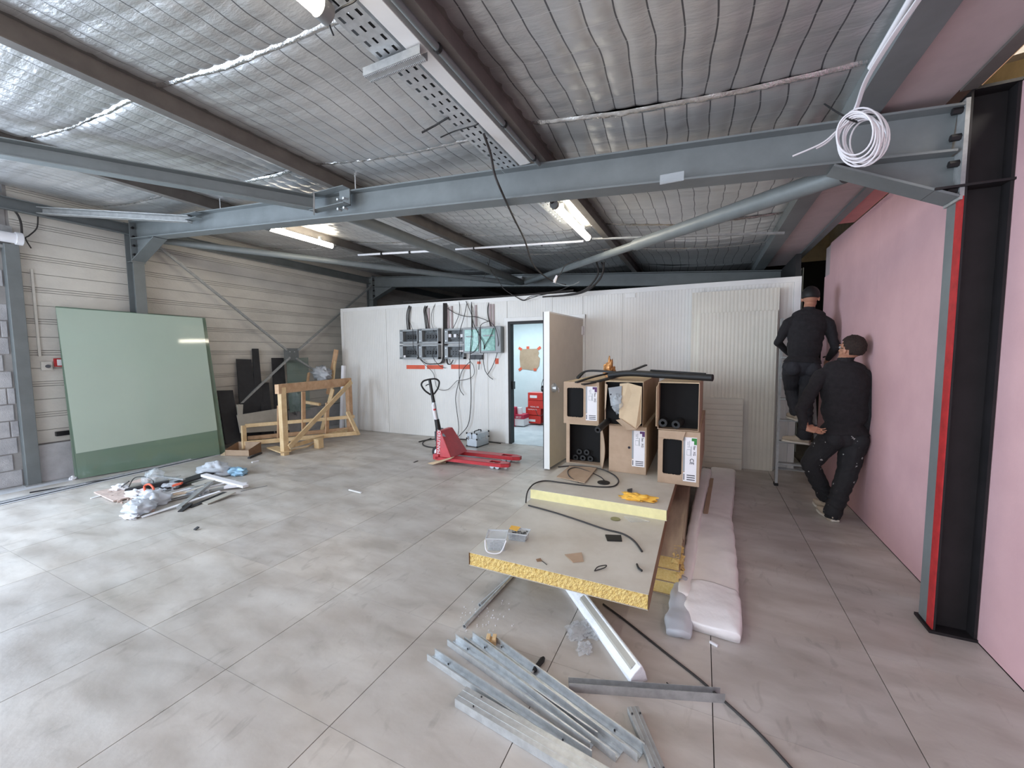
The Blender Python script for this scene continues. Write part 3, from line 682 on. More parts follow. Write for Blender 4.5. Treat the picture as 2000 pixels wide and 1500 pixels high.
c0 = P(715, 131, 1, 1.66); c1 = P(815, 98, 1, 1.66)
zc = 3.05
t = thing('tray_bracket', 'short toothed galvanised channel bolted across the cable tray', 'bracket', (-1.45, 1.66, zc-.05))
part('channel', MB().prof([(-.03,0),(.03,0),(.03,.04),(.027,.04),(.027,.003),(-.027,.003),(-.027,.04),(-.03,.04)], (-1.60, 1.66, 3.02), (-1.24, 1.66, 3.02)), M['galvdull'], t)
tm = MB()
for k in range(36):
    for s in (-.024, .014): tm.box(-1.597+k*.01, -1.592+k*.01, 1.66+s, 1.67+s, 3.016, 3.0205)
part('teeth', tm, M['galv'], t, kind='stuff')
pts = [P(824,259,1,2.18), P(850,245,1,2.2), P(876,229,1,2.2)]
solo('cable_stub', MB().tube(pts, .006, 6), M['black_rubber'], 'stiff black cable end sticking out to the left of the tray', 'cable')
# thin conduit across the far bay with clamps
t = thing('conduit', 'thin white conduit with black clips crossing the far bay below the foil', 'pipe', (-3, 5.3, 3.1))
ca = P(700, 498, 1, 5.35); cb = P(866, 489, 1, 5.35); cc = P(890, 487, 1, 5.35); cd = P(1140, 471, 1, 5.25); ce_ = P(1532, 455, 1, 5.3)
part('conduit_tube', MB().tube([ca, cb], .018, 10), M['white'], t, smooth=1)
part('conduit_tube', MB().tube([cc, cd], .015, 10), M['white'], t, smooth=1)
part('flat_bar', MB().bar(cd+Vector((.03,0,.02)), ce_, .04, .02), M['galvdull'], t)
for u, v in ((745,496),(800,493),(926,485),(996,481),(1058,477)):
    q = P(u, v, 1, 5.33); part('clip', MB().tube([q-Vector((.008,0,0)), q+Vector((.008,0,0))], .024, 10), M['black_plastic'], t)
# hanging cables
def cable(label, px, r=.007, m='lead', name='cable', k=8, cat='cable'):
    return solo(name, MB().tube(spline([P(u, v, 1, y) for u, v, y in px], k), r, 8), M[m], label, cat, smooth=1)
cable('black cable hanging in a long curve from the tray in front of the main beam', [(945,262,2.45),(958,300,2.6),(966,340,2.7),(980,375,2.8),(1003,425,3.4),(1025,470,4.0),(1040,515,4.8),(1062,538,5.3),(1085,552,5.6),(1105,556,5.6)], .009)
cable('pale lamp flex ending beside the plug below the far brace tube', [(1085,552,5.6),(1105,558,5.6),(1120,556,5.6),(1132,550,5.6)], .008, 'steel')
for ql, q in zip(('leftmost','middle','longest'), [[(1165,512,5.9),(1168,535,6.0),(1150,560,6.1),(1120,574,6.2),(1060,580,6.3)], [(1175,512,5.9),(1178,532,6.0),(1158,560,6.1),(1128,574,6.2),(1080,579,6.3)], [(1180,512,5.9),(1172,545,6.0),(1140,568,6.15),(1100,577,6.25)]]):
    oo = cable(ql+' of three thick black cables looping down to the cold room top', q, .013)
    oo['group'] = 'black cables looping over the cold room'
cable('thin wire drooping from the brace tube to the white plug', [(1132,505,5.6),(1105,518,5.6),(1095,535,5.6),(1086,548,5.6)], .006)
t = thing('plug', 'white cable socket hanging below the far brace tube', 'plug', tuple(P(1085,550,1,5.58)))
q = P(1088,538,1,5.58); q2 = P(1082,552,1,5.58)
part('plug_body', MB().tube([q, q2], [.016, .028], 10), M['white'], t, smooth=1)
cable('wiry black cable trailing along the top edge of the cold room', [(952,512,6.25),(960,530,6.25),(975,550,6.25),(985,565,6.3),(1008,580,6.3),(1022,587,6.3),(1035,583,6.3),(1060,575,6.3),(1090,568,6.3),(1110,560,6.2)], .006)
cable('short wire tuft on the far end of the thick tube', [(944,545,6.5),(950,530,6.5),(955,515,6.5),(957,500,6.5)], .005)
cable('thin wire crossing the wire tuft near the far beam', [(955,530,6.4),(970,540,6.4),(975,552,6.4)], .005)
# white cable coil at the right
t = thing('cable_coil', 'coil of white cable tied up and hanging from the main beam near the black column', 'cable', tuple(P(1660,330,1,2.7)))
yc = 2.62
cen = P(1682, 268, 1, yc)
tie_p = P(1657, 238, 1, yc)
for k in range(11):
    rr = .078+.004*(k % 5)+.004*random.random(); dx = (k-5)*.007; tz = -.012*(k % 4)
    ax = Vector((.90, -.45+.03*random.uniform(-1,1), .10)).normalized(); az = Vector((.22, 0, -1)).normalized()
    pts = []
    for j in range(33):
        th = 2*math.pi*j/32
        w_ = 1.0 + .28*math.cos(th)
        pts.append(cen+Vector((dx, (k-5)*.006+random.uniform(-.001,.001), tz+.012))+ax*(rr*.86*math.sin(th))+az*(rr*1.32*-math.cos(th))*(1.0))
    part('loop', MB().tube(pts, .0042, 7), M['white_cable'], t, smooth=1)
part('tail', MB().tube(spline([tie_p, P(1635,255,1,yc), P(1605,280,1,yc), P(1548,305,1,yc)]), .0042, 7), M['white_cable'], t, smooth=1)
part('tail', MB().tube(spline([tie_p, P(1640,255,1,yc+.02), P(1615,278,1,yc+.02), P(1594,290,1,yc+.02)]), .0042, 7), M['white_cable'], t, smooth=1)
part('cable_tie', MB().tube(spline([tie_p+Vector((-.02,-.01,.02)), tie_p+Vector((.0,-.02,.0)), tie_p+Vector((.03,-.01,-.012)), P(1640,222,1,yc), P(1610,203,1,yc+.05)]), .004, 6), M['black_rubber'], t, smooth=1)
for k in range(4):
    o_ = Vector((.004*k, .003*k, 0))
    part('feed_cable', MB().tube(spline([tie_p+o_, P(1672,205,1,yc)+o_, P(1690,155,1,2.45)+o_, P(1735,80,1,2.2)+o_, P(1790,0,1,2.0)+o_, P(1850,-90,1,1.8)+o_]), .0045, 7), M['white_cable'], t, smooth=1)
q = P(1312,347,1,2.975)
solo('tape_scrap', MB().box(q.x-.075, q.x+.075, 2.974, 2.982, q.z-.03, q.z+.03), M['clear_plastic'], 'scrap of clear tape stuck on the lower edge of the main beam', 'tape')
# ================================================================ electrical boxes on the partition
def wrect(u0, v0, u1, v1, d0, d1):
    a = W(u0, v0); b = W(u1, v1)
    return wbox(min(a.x,b.x), max(a.x,b.x), min(a.z,b.z), max(a.z,b.z), d0, d1)
boxes = [(787,645,822,671,'upper left'), (787,674,822,701,'lower left'), (824,643,862,671,'upper middle'), (824,674,862,701,'lower middle'), (874,643,911,671,'upper right (white fuses)'), (874,675,911,701,'lower right')]
for i, (u0, v0, u1, v1, nm) in enumerate(boxes):
    a = W(u0, v1)
    t = thing('electrical_box', 'grey open-fronted electrical box, %s of the six left of the teal ones' % nm, 'electrical box', (a.x, wally(a.x), a.z))
    part('back_plate', MB().add(*wrect(u0, v0, u1, v1, .0, .02)), M['mottled'] if 'mottled' in M else M.setdefault('mottled', mat('cluttered_grey_back_plate', (104,110,112), .5, rgb2=(50,52,54), scale=30)), t)
    fr = MB()
    for q in ((u0,v0,u1,v0+2),(u0,v1-3,u1,v1),(u0,v0,u0+7,v1),(u1-2,v0,u1,v1)): fr.add(*wrect(*q, .02, .10))
    part('housing', fr, M['grey_plastic'], t)
    sock = MB(); n = 4
    for k in range(n):
        uu = u0+11+k*(u1-u0-16)/n; q = W(uu+2.5, (v0+v1)/2+1)
        if i == 4 and k in (0, 1): continue
        sock.tube([q+Vector((0,-.02,0)), q+Vector((0,-.075,0))], .031, 12)
    part('fuse_row', sock, M['black_plastic'], t)
    part('fuse_block', MB().add(*wrect(u0+9, (v0+v1)/2-4.5, u1-3, (v0+v1)/2+5.5, .02, .055)), M['black_plastic'], t)
    if i == 4:
        for k, (ua, ub) in enumerate(((878,886),(891,896),(904,910))):
            part('white_fuse', MB().add(*wrect(ua, 653, ub, 659, .03, .085)), M['white'], t)
    if i == 5: part('white_label', MB().add(*wrect(902, 684, 911, 687, .1, .104)), M['paper'], t)
    if i == 1: part('white_label', MB().add(*wrect(795, 694, 799, 698, .1, .104)), M['paper'], t)
    part('bracket_ear', MB().tube([W(u0+3, v0+5)+Vector((0,-.1,0)), W(u0+3, v0+5)+Vector((0,-.106,0))], .012, 8).tube([W(u0+3, v1-5)+Vector((0,-.1,0)), W(u0+3, v1-5)+Vector((0,-.106,0))], .012, 8), M['galv'], t)
for u0, v0, u1, v1, nm in ((912,641,945,690,'left of the two'), (945,639,985,689,'right of the two, next to the door frame')):
    a = W(u0, v1)
    t = thing('electrical_box', 'grey box with a teal see-through lid, %s' % nm, 'electrical box', (a.x, wally(a.x), a.z))
    part('housing', MB().add(*wrect(u0, v0, u1, v1, .0, .13)), M['grey_plastic'], t, bevel=.012)
    tl = part('teal_lid', MB().add(*wrect(u0+3 if nm[0]=='l' else u0+2, v0+4, u1-3 if nm[0]=='l' else u1-11, v1-4, .13, .14)), M['teal'], t, bevel=.003)
    part('lid_stripe', MB().add(*wrect(u0+6, v0+16, u1-14, v0+18, .14, .143)), M['grey_plastic'], tl)
a = W(920,702); t = thing('junction_box', 'long dark grey junction box under the left teal box', 'electrical box', (a.x, wally(a.x), a.z))
part('housing', MB().add(*wrect(920, 693, 944, 702, .0, .05)), M['dkgrey'], t, bevel=.004)
part('lid', MB().add(*wrect(921, 694, 943, 701, .05, .056)), M['smoke'], t, bevel=.002)
for u0, v0, u1, v1, lab in ((794,713,830,721,'long orange tape strip under the leftmost electrical boxes'), (834,713,866,721,'long orange tape strip under the second column of electrical boxes'), (881,712,918,721,'long orange tape strip under the third column of electrical boxes'), (932,706,939,711,'tiny orange tape scrap beside a hanging wire end'), (967,700,974,711,'small upright orange tape piece below the right teal box')):
    solo('tape_strip', MB().add(*wrect(u0, v0, u1, v1, .0005, .003)), M['orange_tape'], lab, 'tape')
for u, va, vb, r in ((810,600,645,.012),(858,598,643,.012)): pass
# white protective ducts behind the cables
for i, (u, va, vb) in enumerate(((838,602,643),(876,600,641),(883,598,641),(930,596,638),(958,594,637),(964,594,637))):
    solo('cable_duct', MB().add(*wrect(u-2, va, u+2, vb, .0005, .022)), M['mauve'], ('leftmost','second','third','fourth','fifth','rightmost')[i]+' narrow beige vertical duct above the electrical boxes', 'duct', group='beige ducts over the electrical boxes')
wc = 0
def wcable(pts, r, label, off=.03, m='lead', group=None):
    o = solo('cable', MB().tube(spline([W(u, v, off if len(q) == 0 else q[0]) for (u, v, *q) in pts], 7), r, 6), M[m], label, 'cable', smooth=1)
    if group: o['group'] = group
    return o
g = 'black feed cables dropping into the electrical boxes'
fl_ = iter(('first','second','third','fourth','fifth','sixth','seventh','eighth'))
for q in ([(801,594,-.03),(797,602),(794,620),(796,645)], [(803,593,-.03),(799,604),(797,622),(799,645)], [(805,593,-.03),(801,606),(799,624),(800,646)],
          [(833,592,-.03),(828,604),(829,618),(832,643)], [(836,592,-.03),(830,606),(832,622),(834,643)], [(839,592,-.03),(832,604),(834,618),(838,643)],
          [(921,588,-.03),(921,604),(922,620),(923,640)], [(956,586,-.03),(953,602),(954,620),(959,638)]):
    wcable(q, .009, next(fl_)+' short feed cable from the left dropping into the electrical boxes', .03, group=g)
for k in range(5):
    u = 866+k*1.6
    wcable([(u,588,-.04),(u,600),(u,640),(u-.5,680),(u-1,702-2*abs(k-2)),(u-6,709,.06),(846,711,.06),(832,710,.06),(822,702,.06)] if k < 3 else [(u,588,-.04),(u,600),(u,640),(u,680),(u+2,708,.06),(880,711,.06),(885,703,.06)],
           .009, ('leftmost','second','middle','fourth','rightmost')[k]+' thick black cable of the vertical bundle between the grey boxes', .03, group='black bundle between the electrical boxes')
wires = [
 ([(799,628,.05),(806,645,.12),(808,680,.12),(824,706,.12),(845,727,.05),(850,745,.04),(853,756,.05),(862,762,.06),(876,760,.06),(890,746,.06),(895,743,.05),(905,742,.05),(919,738,.05),(926,730,.05),(925,715,.05),(918,705,.08),(916,700,.1)], .005, 'thin black wire sagging in a wide curve below the orange tape'),
 ([(912,592,.03),(906,620,.06),(898,650,.14),(897,690,.14),(897,742,.06),(898,760,.06),(906,772,.06)], .006, 'black wire falling from the panel top, its end hanging free above the pallet truck'),
 ([(921,590,.04),(921,650,.16),(918,700,.14),(920,760,.06),(919,800,.06),(914,830,.06),(900,848,.08),(888,858,.1)], .007, 'long black cable hanging down to the floor, the right one of the pair'),
 ([(918,706,.1),(904,722,.06),(897,742,.06),(890,775,.06),(892,800,.06),(896,835,.06),(893,852,.06),(886,857,.08)], .006, 'long black cable hanging down to the floor, the left one of the pair'),
 ([(910,588,.03),(920,612,.05),(925,632,.12),(936,655,.16),(945,672,.16),(944,700,.08),(947,722,.05),(955,735,.05),(963,741,.05)], .006, 'wire crossing the teal boxes diagonally with its cut end right of them'),
 ([(870,600,.04),(890,612,.05),(910,618,.06),(930,619,.06),(955,628,.08),(967,640,.16),(973,665,.16),(971,690,.08),(962,715,.05),(952,732,.05)], .006, 'wire crossing from the bundle over the right teal box in a loop'),
 ([(955,627,.1),(940,634,.14),(937,650,.16),(936,668,.16),(928,684,.16),(918,692,.1)], .006, 'wire arching over the left teal box'),
 ([(964,640,.16),(958,656,.16),(947,676,.16),(946,690,.1)], .006, 'short wire slanting across the right teal box'),
 ([(851,592,.0),(843,612,.04),(843,632,.04),(848,648,.12)], .005, 'thin wire bowing left above the second column of boxes'),
 ([(897,588,.0),(897,612,.04),(888,635,.06),(884,642,.08)], .005, 'thin wire leaning left above the white fuses'),
 ([(938,700,.06),(936,710,.05),(935,722,.05)], .006, 'stub of wire hanging from the dark grey junction box'),
 ([(848,680,.12),(845,696,.12),(858,714,.05),(870,719,.05)], .005, 'short wire sticking out below the second column of boxes'),
 ([(788,590,-.02),(830,588,-.02),(880,584,-.02),(940,581,-.02),(1010,577,-.02),(1080,571,-.02),(1120,567,-.02)], .016, 'bundle of black cables lying along the top edge of the cold room'),
]
for q, r, lab in wires: wcable(q, r, lab)
wcable([(999,575,.02),(1012,582,.03),(1024,586,.03),(1036,579,.03),(1060,576,.02),(1085,568,.0)], .005, 'loose wire looping just under the top trim above the door')
q = W(1232, 577); solo('small_fixture', MB().add(*wrect(1223, 574, 1241, 581, .0005, .012)), M['white_trim'], 'small pale mounting plate near the top trim right of the door', 'plate')
# cables on the floor behind the pallet truck
def fcable(px, r, lab, m='lead', z=None):
    return solo('cable', MB().tube(spline([F(u, v, z if z is not None else r) for u, v in px], 8), r, 7), M[m], lab, 'cable', smooth=1)
fcable([(818,863),(835,859),(858,857),(880,857),(905,858),(912,859)], .010, 'black cable lying on the floor behind the pallet truck up to the aluminium case')
fcable([(842,856),(828,862),(826,868),(834,872),(850,874),(865,872)], .010, 'black cable bent in a loop on the floor left of the pallet truck')
fcable([(953,863),(965,864),(978,866)], .008, 'short black cable on the floor right of the aluminium case')
# leaning white stacked panels on the partition
def lean_panel(u0, u1, vt, vb, off, label, horiz=False, th=.04, z0=0.0):
    a = W(u0, vt, off); b = W(u1, vt, off); zt = (a.z+b.z)/2
    x0, x1 = a.x, b.x
    t = thing('insulated_panel', label, 'panel', ((x0+x1)/2, wally(x0)-off-.08, z0))
    yb = lambda x: wally(x)-off-.07; yt = lambda x: wally(x)-off
    mb = MB()
    if not horiz:
        n = int((x1-x0)/.045); pw = (x1-x0)/n; pr = []
        for i in range(n):
            c = x0+i*pw; pr += [(c,0),(c+pw*.42,0),(c+pw*.55,.0016),(c+pw*.87,.0016)]
        pr.append((x1,0)); m = len(pr)
        vs = [(x, yb(x)+q-.004, z0) for x, q in pr]+[(x, yt(x)+q-.004, zt) for x, q in pr]
        mb.add(vs, [(i, i+1, m+i+1, m+i) for i in range(m-1)])
    else:
        n = int((zt-z0)/.07)
        for i in range(n):
            za = z0+(zt-z0)*i/n; zb2 = z0+(zt-z0)*(i+1)/n
            f0 = (za-z0)/(zt-z0); f1 = (zb2-z0)/(zt-z0)
            y_a = lambda x, f: yb(x)+(yt(x)-yb(x))*f-.004
            zm = zb2-.008
            mb.add([(x0,y_a(x0,f0),za),(x1,y_a(x1,f0),za),(x1,y_a(x1,f1),zm),(x0,y_a(x0,f1),zm)], [(0,1,2,3)])
            mb.add([(x0,y_a(x0,f1)+.004,zm),(x1,y_a(x1,f1)+.004,zm),(x1,y_a(x1,f1)+.004,zb2),(x0,y_a(x0,f1)+.004,zb2)], [(0,1,2,3)])
    part('ribbed_skin', mb, M['panelskin'] if 'panelskin' in M else M.setdefault('panelskin', mat('pale_cream_panel_skin', (222,218,206), .42, var=.05, scale=3)), t)
    core = MB().add([(x0,yb(x0)+.001,z0),(x1,yb(x1)+.001,z0),(x1,yb(x1)+th,z0),(x0,yb(x0)+th,z0),(x0,yt(x0)+.001,zt),(x1,yt(x1)+.001,zt),(x1,yt(x1)+th,zt),(x0,yt(x0)+th,zt)],
        [(0,3,2,1),(4,5,6,7),(1,2,6,5),(2,3,7,6),(3,0,4,7),(0,1,5,4)])
    part('core', core, M['white_trim'], t)
    return t
lean_panel(1352, 1523, 567, 940, .10, 'tall cream ribbed panel leaning at the back of the stack behind the cartons')
lean_panel(1366, 1519, 609, 940, .17, 'front cream ribbed panel, a bit shorter, leaning beside the ladder', th=.05)
lean_panel(1362, 1452, 778, 935, .27, 'low cream panel with horizontal grooves leaning in front of the tall ones', horiz=True, th=.04)
# inner room objects
fy = 8.45
def carton_in(u0, v0, u1, v1, y, m, lab, dep=.3, lid=None, txt=None, tm=None):
    a = P(u0, v1, 1, y); b = P(u1, v0, 1, y)
    t = thing('carton', lab, 'carton', ((a.x+b.x)/2, y, a.z))
    part('carton_body', MB().box(a.x, b.x, y, y+dep, max(a.z,.006), b.z), M[m], t, bevel=.004)
    if txt: text_part('lettering', txt, .055, (a.x+.05, y-.001, a.z+(b.z-a.z)*.62 if tm is None else a.z+tm), (1,0,0), (0,0,1), M['paper'], t)
    return t, a, b
FB = P(1040,826,1,8.3).z
yb_ = 8.28
t, a, b = carton_in(1028, 811, 1056, 826, yb_, 'redbox', 'red carton at the bottom of the stack in the cold room', .28)
part('white_label', MB().box(a.x+.05, a.x+.22, yb_-.003, yb_, a.z+.04, a.z+.09), M['paper'], t)
t, a, b = carton_in(1027, 797, 1056, 811, yb_, 'redbox', 'red carton second from the bottom of the stack in the cold room', .28)
text_part('lettering', 'PREMIUM OIL', .038, (a.x+.05, yb_-.001, b.z-.055), (1,0,0), (0,0,1), M['paper'], t)
t, a, b = carton_in(1031, 782, 1061, 797, yb_, 'redbox', 'red carton third from the bottom of the stack in the cold room', .28)
text_part('lettering', 'PEDAL OIL', .045, (a.x+.06, yb_-.001, a.z+.02), (1,0,0), (0,0,1), M['paper'], t)
t, a, b = carton_in(1031, 768, 1061, 782, yb_, 'redbox', 'topmost red carton of the stack in the cold room', .28)
part('white_label', MB().box(a.x+.05, a.x+.22, yb_-.003, yb_, a.z+.06, a.z+.12), M['paper'], t)
part('tape', MB().box(a.x, b.x, yb_+.10, yb_+.16, b.z, b.z+.003), M['paper'], t)
t, a, b = carton_in(1002, 811, 1023, 831, 7.95, 'paper', 'white carton with a magenta band on the cold room floor', .28)
part('magenta_band', MB().box(a.x-.002, b.x+.002, 7.947, 8.235, b.z-.09, b.z+.003), M['redpink'], t)
text_part('lettering', 'BR27', .06, (a.x+.07, 7.946, b.z-.072), (1,0,0), (0,0,1), M['paper'], t)
q0 = P(1016, 811, 1, 8.08); q1 = P(1015, 796, 1, 8.08)
solo('paper_roll', MB().tube([q0, q1], [.055, .06], 16), M['white'], 'white paper roll standing on the magenta-banded carton', 'roll', smooth=1)
q0 = P(1000, 830, 1, 7.85); q1 = P(1002, 797, 1, 7.85)
solo('bin', MB().box(q0.x-.10, q0.x+.02, 7.85, 8.1, .006, q1.z), M['redpink'], 'narrow magenta container partly hidden by the door frame', 'container', bevel=.006)
q0 = P(1062, 815, 1, 8.2)
t = thing('grey_cabinet', 'small pale grey cabinet half hidden behind the open door', 'cabinet', (q0.x+.12, 8.2, 0.004))
q1 = P(1069, 796, 1, 8.2)
part('cabinet_body', MB().box(q0.x-.0, q0.x+.35, 8.25, 8.6, .10, q1.z), M['grey_plastic'], t, bevel=.005)
part('cabinet_foot', MB().box(q0.x+.0, q0.x+.33, 8.27, 8.55, .004, .06).box(q0.x+.05, q0.x+.08, 8.3, 8.5, .06, .10), M['black_plastic'], t)
yw = 8.745
a = P(1016,722,1,yw); b = P(1054,681,1,yw)
t = thing('cardboard_cover', 'rough cardboard sheet taped over a hole in the cold room wall', 'cardboard', ((a.x+b.x)/2, yw, a.z))
cb_ = [(1016,682),(1050,681),(1053,690),(1051,695),(1055,700),(1053,715),(1048,722),(1038,723),(1017,720),(1015,700)]
part('sheet', MB().slab([P(u, v, 1, yw) for u, v in cb_], .006, (0,-1,0)), M['card'], t)
for (u, v, rr) in ((1016,681,.5),(1031,679,0),(1053,680,-.6),(1016,721,-.6),(1045,722,0)):
    q = P(u, v, 1, yw-.008); part('orange_tape', MB().obox(q, (.09 if rr else .07, .003, .06), Matrix.Rotation(rr, 3, 'Y')), M['orange_tape'], t, label='orange tape piece')
q = [P(u, v, 1, 8.1) for u, v in ((1061,740),(1058,752),(1060,765),(1061,790),(1062,805),(1057,812),(1050,810),(1046,800))]
solo('cable', MB().tube(spline(q), .006, 6), M['lead'], 'thin cable dangling over the red cartons in the cold room', 'cable', smooth=1)
q = P(997,751,1,6.62); solo('door_catch', MB().box(-3.055, -3.03, 6.44, 6.52, q.z-.07, q.z+.07), M['black_plastic'], 'black catch on the left side of the cold room doorway', 'door catch', bevel=.006)
# ================================================================ left: rail, glass, boards, crate
r0, r1 = F(-40, 994), F(432, 886)
dr = (r1-r0).normalized(); nr = Vector((-dr.y, dr.x, 0))
t = thing('floor_rail', 'long sunken door rail on the floor in front of the big glass', 'rail', tuple(r0.lerp(r1,.5)))
part('rail_bed', MB().bar(r0-dr*3+Vector((0,0,.004)), r1+Vector((0,0,.004)), .16, .008), M['screed'], t)
part('rail_groove', MB().bar(r0-dr*3-nr*.03+Vector((0,0,.009)), r1-nr*.03+Vector((0,0,.009)), .045, .003), M['black_board'], t)
part('rail_edge', MB().bar(r0-dr*3+nr*.045+Vector((0,0,.016)), r1+nr*.045+Vector((0,0,.016)), .012, .016), M['galv'], t)
a, b = F(58, 963), F(225, 935)
solo('metal_strip', MB().bar(a+Vector((0,0,.006)), b+Vector((0,0,.006)), .03, .012), M['black_board'], 'thin dark strip lying on the floor parallel to the door rail', 'strip')
# big glass, leaning on the column
gb0, gb1 = F(153, 937), F(432, 888)
gd = (gb1-gb0).normalized(); gn = Vector((-gd.y, gd.x, 0))
if gn.x > 0: gn = -gn
topz = 2.30; L_ = (gb1-gb0).length
def onlean(u, v, off=0.0):   # point of the leaning plane: through the base line, top moved by .17 towards the wall
    d = RM @ Vector(((u-1000)/FOC, -(v-750)/FOC, -1))
    up = (gn*.20+Vector((0,0,topz))).normalized(); n = gd.cross(up).normalized()
    if n.x < 0: n = -n
    o = gb0+n*off; k = (o-CP).dot(n)/d.dot(n); return CP+d*k, n
def gquad(px, off, th):
    ps = []; n = None
    for u, v in px: p, n = onlean(u, v, off); ps.append(p)
    return MB().slab(ps, -th, n), n
t = thing('glass_sheet', 'huge pale green glass sheet leaning on the left column, darker band along its bottom', 'glass', tuple(gb0.lerp(gb1,.5)))
mb, n = gquad([(153,935),(430,888),(395,621),(108,600)], 0, .010)
part('pane', mb, M['glass_green'], t)
mb, n = gquad([(148.5,886),(424.5,840),(395,621.5),(108.5,600.5)], .0012, .0010)
part('frosted_film', mb, M['frost'], t, label='pale green protective film covering the upper part')
t = thing('glass_sheet', 'second glass sheet standing right behind the huge green one', 'glass', tuple(gb0.lerp(gb1,.5)+gn*.05))
mb, n = gquad([(146,933),(441,886),(401,621),(108,598)], -.05, .010)
part('pane', mb, M['glass_green'], t)
q = F(147, 935); solo('glass_block', crumple((q.x+.03, q.y-.03, 0), (.05,.04,.03), 3), M['white'], 'small white lump at the lower left corner of the big glass', 'lump', smooth=1)
# dark boards leaning on the cream wall
def wallboard(px, x_top, x_bot, lab, m='black_board', th=.02, name='dark_board', cat='board', group=None):
    # px: tl, tr, br, bl with the top at x_top, the bottom at x_bot
    (a, b, c, d) = px
    pts = [P(*a, 0, x_top), P(*b, 0, x_top), P(*c, 0, x_bot), P(*d, 0, x_bot)]
    for p in (pts[2], pts[3]): p.z = max(p.z, .003)
    mb = MB().slab(pts, th, (1,0,.0)) if 0 else MB().slab(pts, -th, (1,0,0))
    return solo(name, mb, M[m], lab, cat, group)
wallboard([(462,701),(491,702),(512,870),(474,875)], -7.62, -7.35, 'wide black board leaning on the cream wall, tallest but one')
wallboard([(493,681),(505,681),(521,862),(504,864)], -7.63, -7.38, 'narrow tallest black board leaning on the cream wall')
wallboard([(508,748),(525,747),(536,850),(512,852)], -7.58, -7.32, 'short black board in front of the narrow tall one')
wallboard([(531,699),(554,699),(566,850),(540,852)], -7.62, -7.36, 'black board leaning below the bracing plate')
wallboard([(425,763),(455,762),(471,862),(441,868)], -7.48, -7.20, 'lowest black board, standing beside the edge of the big glass')
wallboard([(559,700),(602,698),(606,800),(566,806)], -7.60, -7.30, 'clear glass offcut leaning behind the wooden crate', 'glass_clear', .008, 'glass_offcut', 'glass')
wallboard([(463,811),(556,796),(566,840),(470,846)], -7.20, -7.12, 'long grey fibre board lying on edge behind the crate', 'paleboard', .018, 'fibre_board', 'board')
wallboard([(463,790),(475,790),(474,812),(466,812)], -7.3, -7.2, 'small grey block at the foot of the bracing bar', 'paleboard', .03, 'small_board', 'board')
# cardboard tray at the left of the crate
q = F(455, 890)
t = thing('cardboard_tray', 'open brown cardboard box lying between the big glass and the crate', 'carton', (q.x, q.y, 0))
a = F(440, 890); b = F(486, 891); c = F(497, 868)
ex = (b-a); ey = Vector((-ex.y, ex.x, 0)).normalized()*.28
if ey.y < 0: ey = -ey
H = Vector((0,0,.17))
part('box_front', MB().slab([a, b, b+H*.55, a+H*.55], .006, (0,1,0)), M['card'], t)
part('box_back', MB().slab([a+ey, b+ey, b+ey+H, a+ey+H], .006, (0,-1,0)), M['card'], t)
part('box_side', MB().slab([b, b+ey, b+ey+H, b+H*.6], .006, (-1,0,0)), M['card_d'], t)
part('box_side', MB().slab([a, a+ey, a+ey+H, a+H*.6], .006, (1,0,0)), M['card_d'], t)
part('box_bottom', MB().slab([a, b, b+ey, a+ey], .005, (0,0,1)), M['card_d'], t)
part('flap', MB().slab([a, a+ey*.9, a+ey*.9+Vector((-.10,0,.10)), a+Vector((-.10,-.02,.0))], .005, (0,0,1)), M['cardlight'], t)
# wooden crate made of two L shaped trestles
def plankx(name, u0, v0, y0, u1, v1, y1, wd, h, m='pine', t=None, up=(0,0,1), label=None):
    a = P(u0, v0, 1, y0); b = P(u1, v1, 1, y1)
    return part(name, MB().bar(a, b, wd, h, up), M[m], t, bevel=.003, label=label)
yc = F(557, 889).y      # front post line
yb2 = yc+1.0
t = thing('wooden_crate', 'broken wooden transport crate of pine battens with a diagonal brace', 'crate', tuple(F(600, 880)))
fp = F(556, 889)
top = P(552, 757, 1, fp.y)
def Q(u, v, y): return P(u, v, 1, y)
zt = Q(550, 757, fp.y).z; xf = fp.x
bp = F(684, 858); yb3 = bp.y
part('post', MB().box(xf-.045, xf+.045, fp.y-.04, fp.y+.05, 0, zt), M['pine'], t, bevel=.003)
pB = Q(683, 750, yb3+.3)
xbk = F(684, 850).x; ybk = F(684, 850).y
part('post', MB().box(xbk-.045, xbk+.045, ybk-.04, ybk+.05, 0, zt), M['pine2'], t, bevel=.003)
A_ = Vector((xf, fp.y, 0)); B_ = Vector((xbk, ybk, 0)); dAB = (B_-A_).normalized(); nAB = Vector((dAB.y, -dAB.x, 0))
Z = lambda z: Vector((0,0,z))
part('top_beam', MB().bar(A_-dAB*.09+Z(zt-.02), B_+dAB*.05+Z(zt-.02), .08, .15), M['pine2'], t, bevel=.004)
part('diagonal_brace', MB().bar(A_+nAB*.075+dAB*.02+Z(.13), B_+nAB*.075+Z(zt-.02), .03, .085), M['pine'], t, bevel=.003)
part('bottom_rail', MB().bar(A_+nAB*.03+Z(.12)+dAB*.04, B_+nAB*.03+Z(.14), .03, .06), M['pine'], t, bevel=.003)
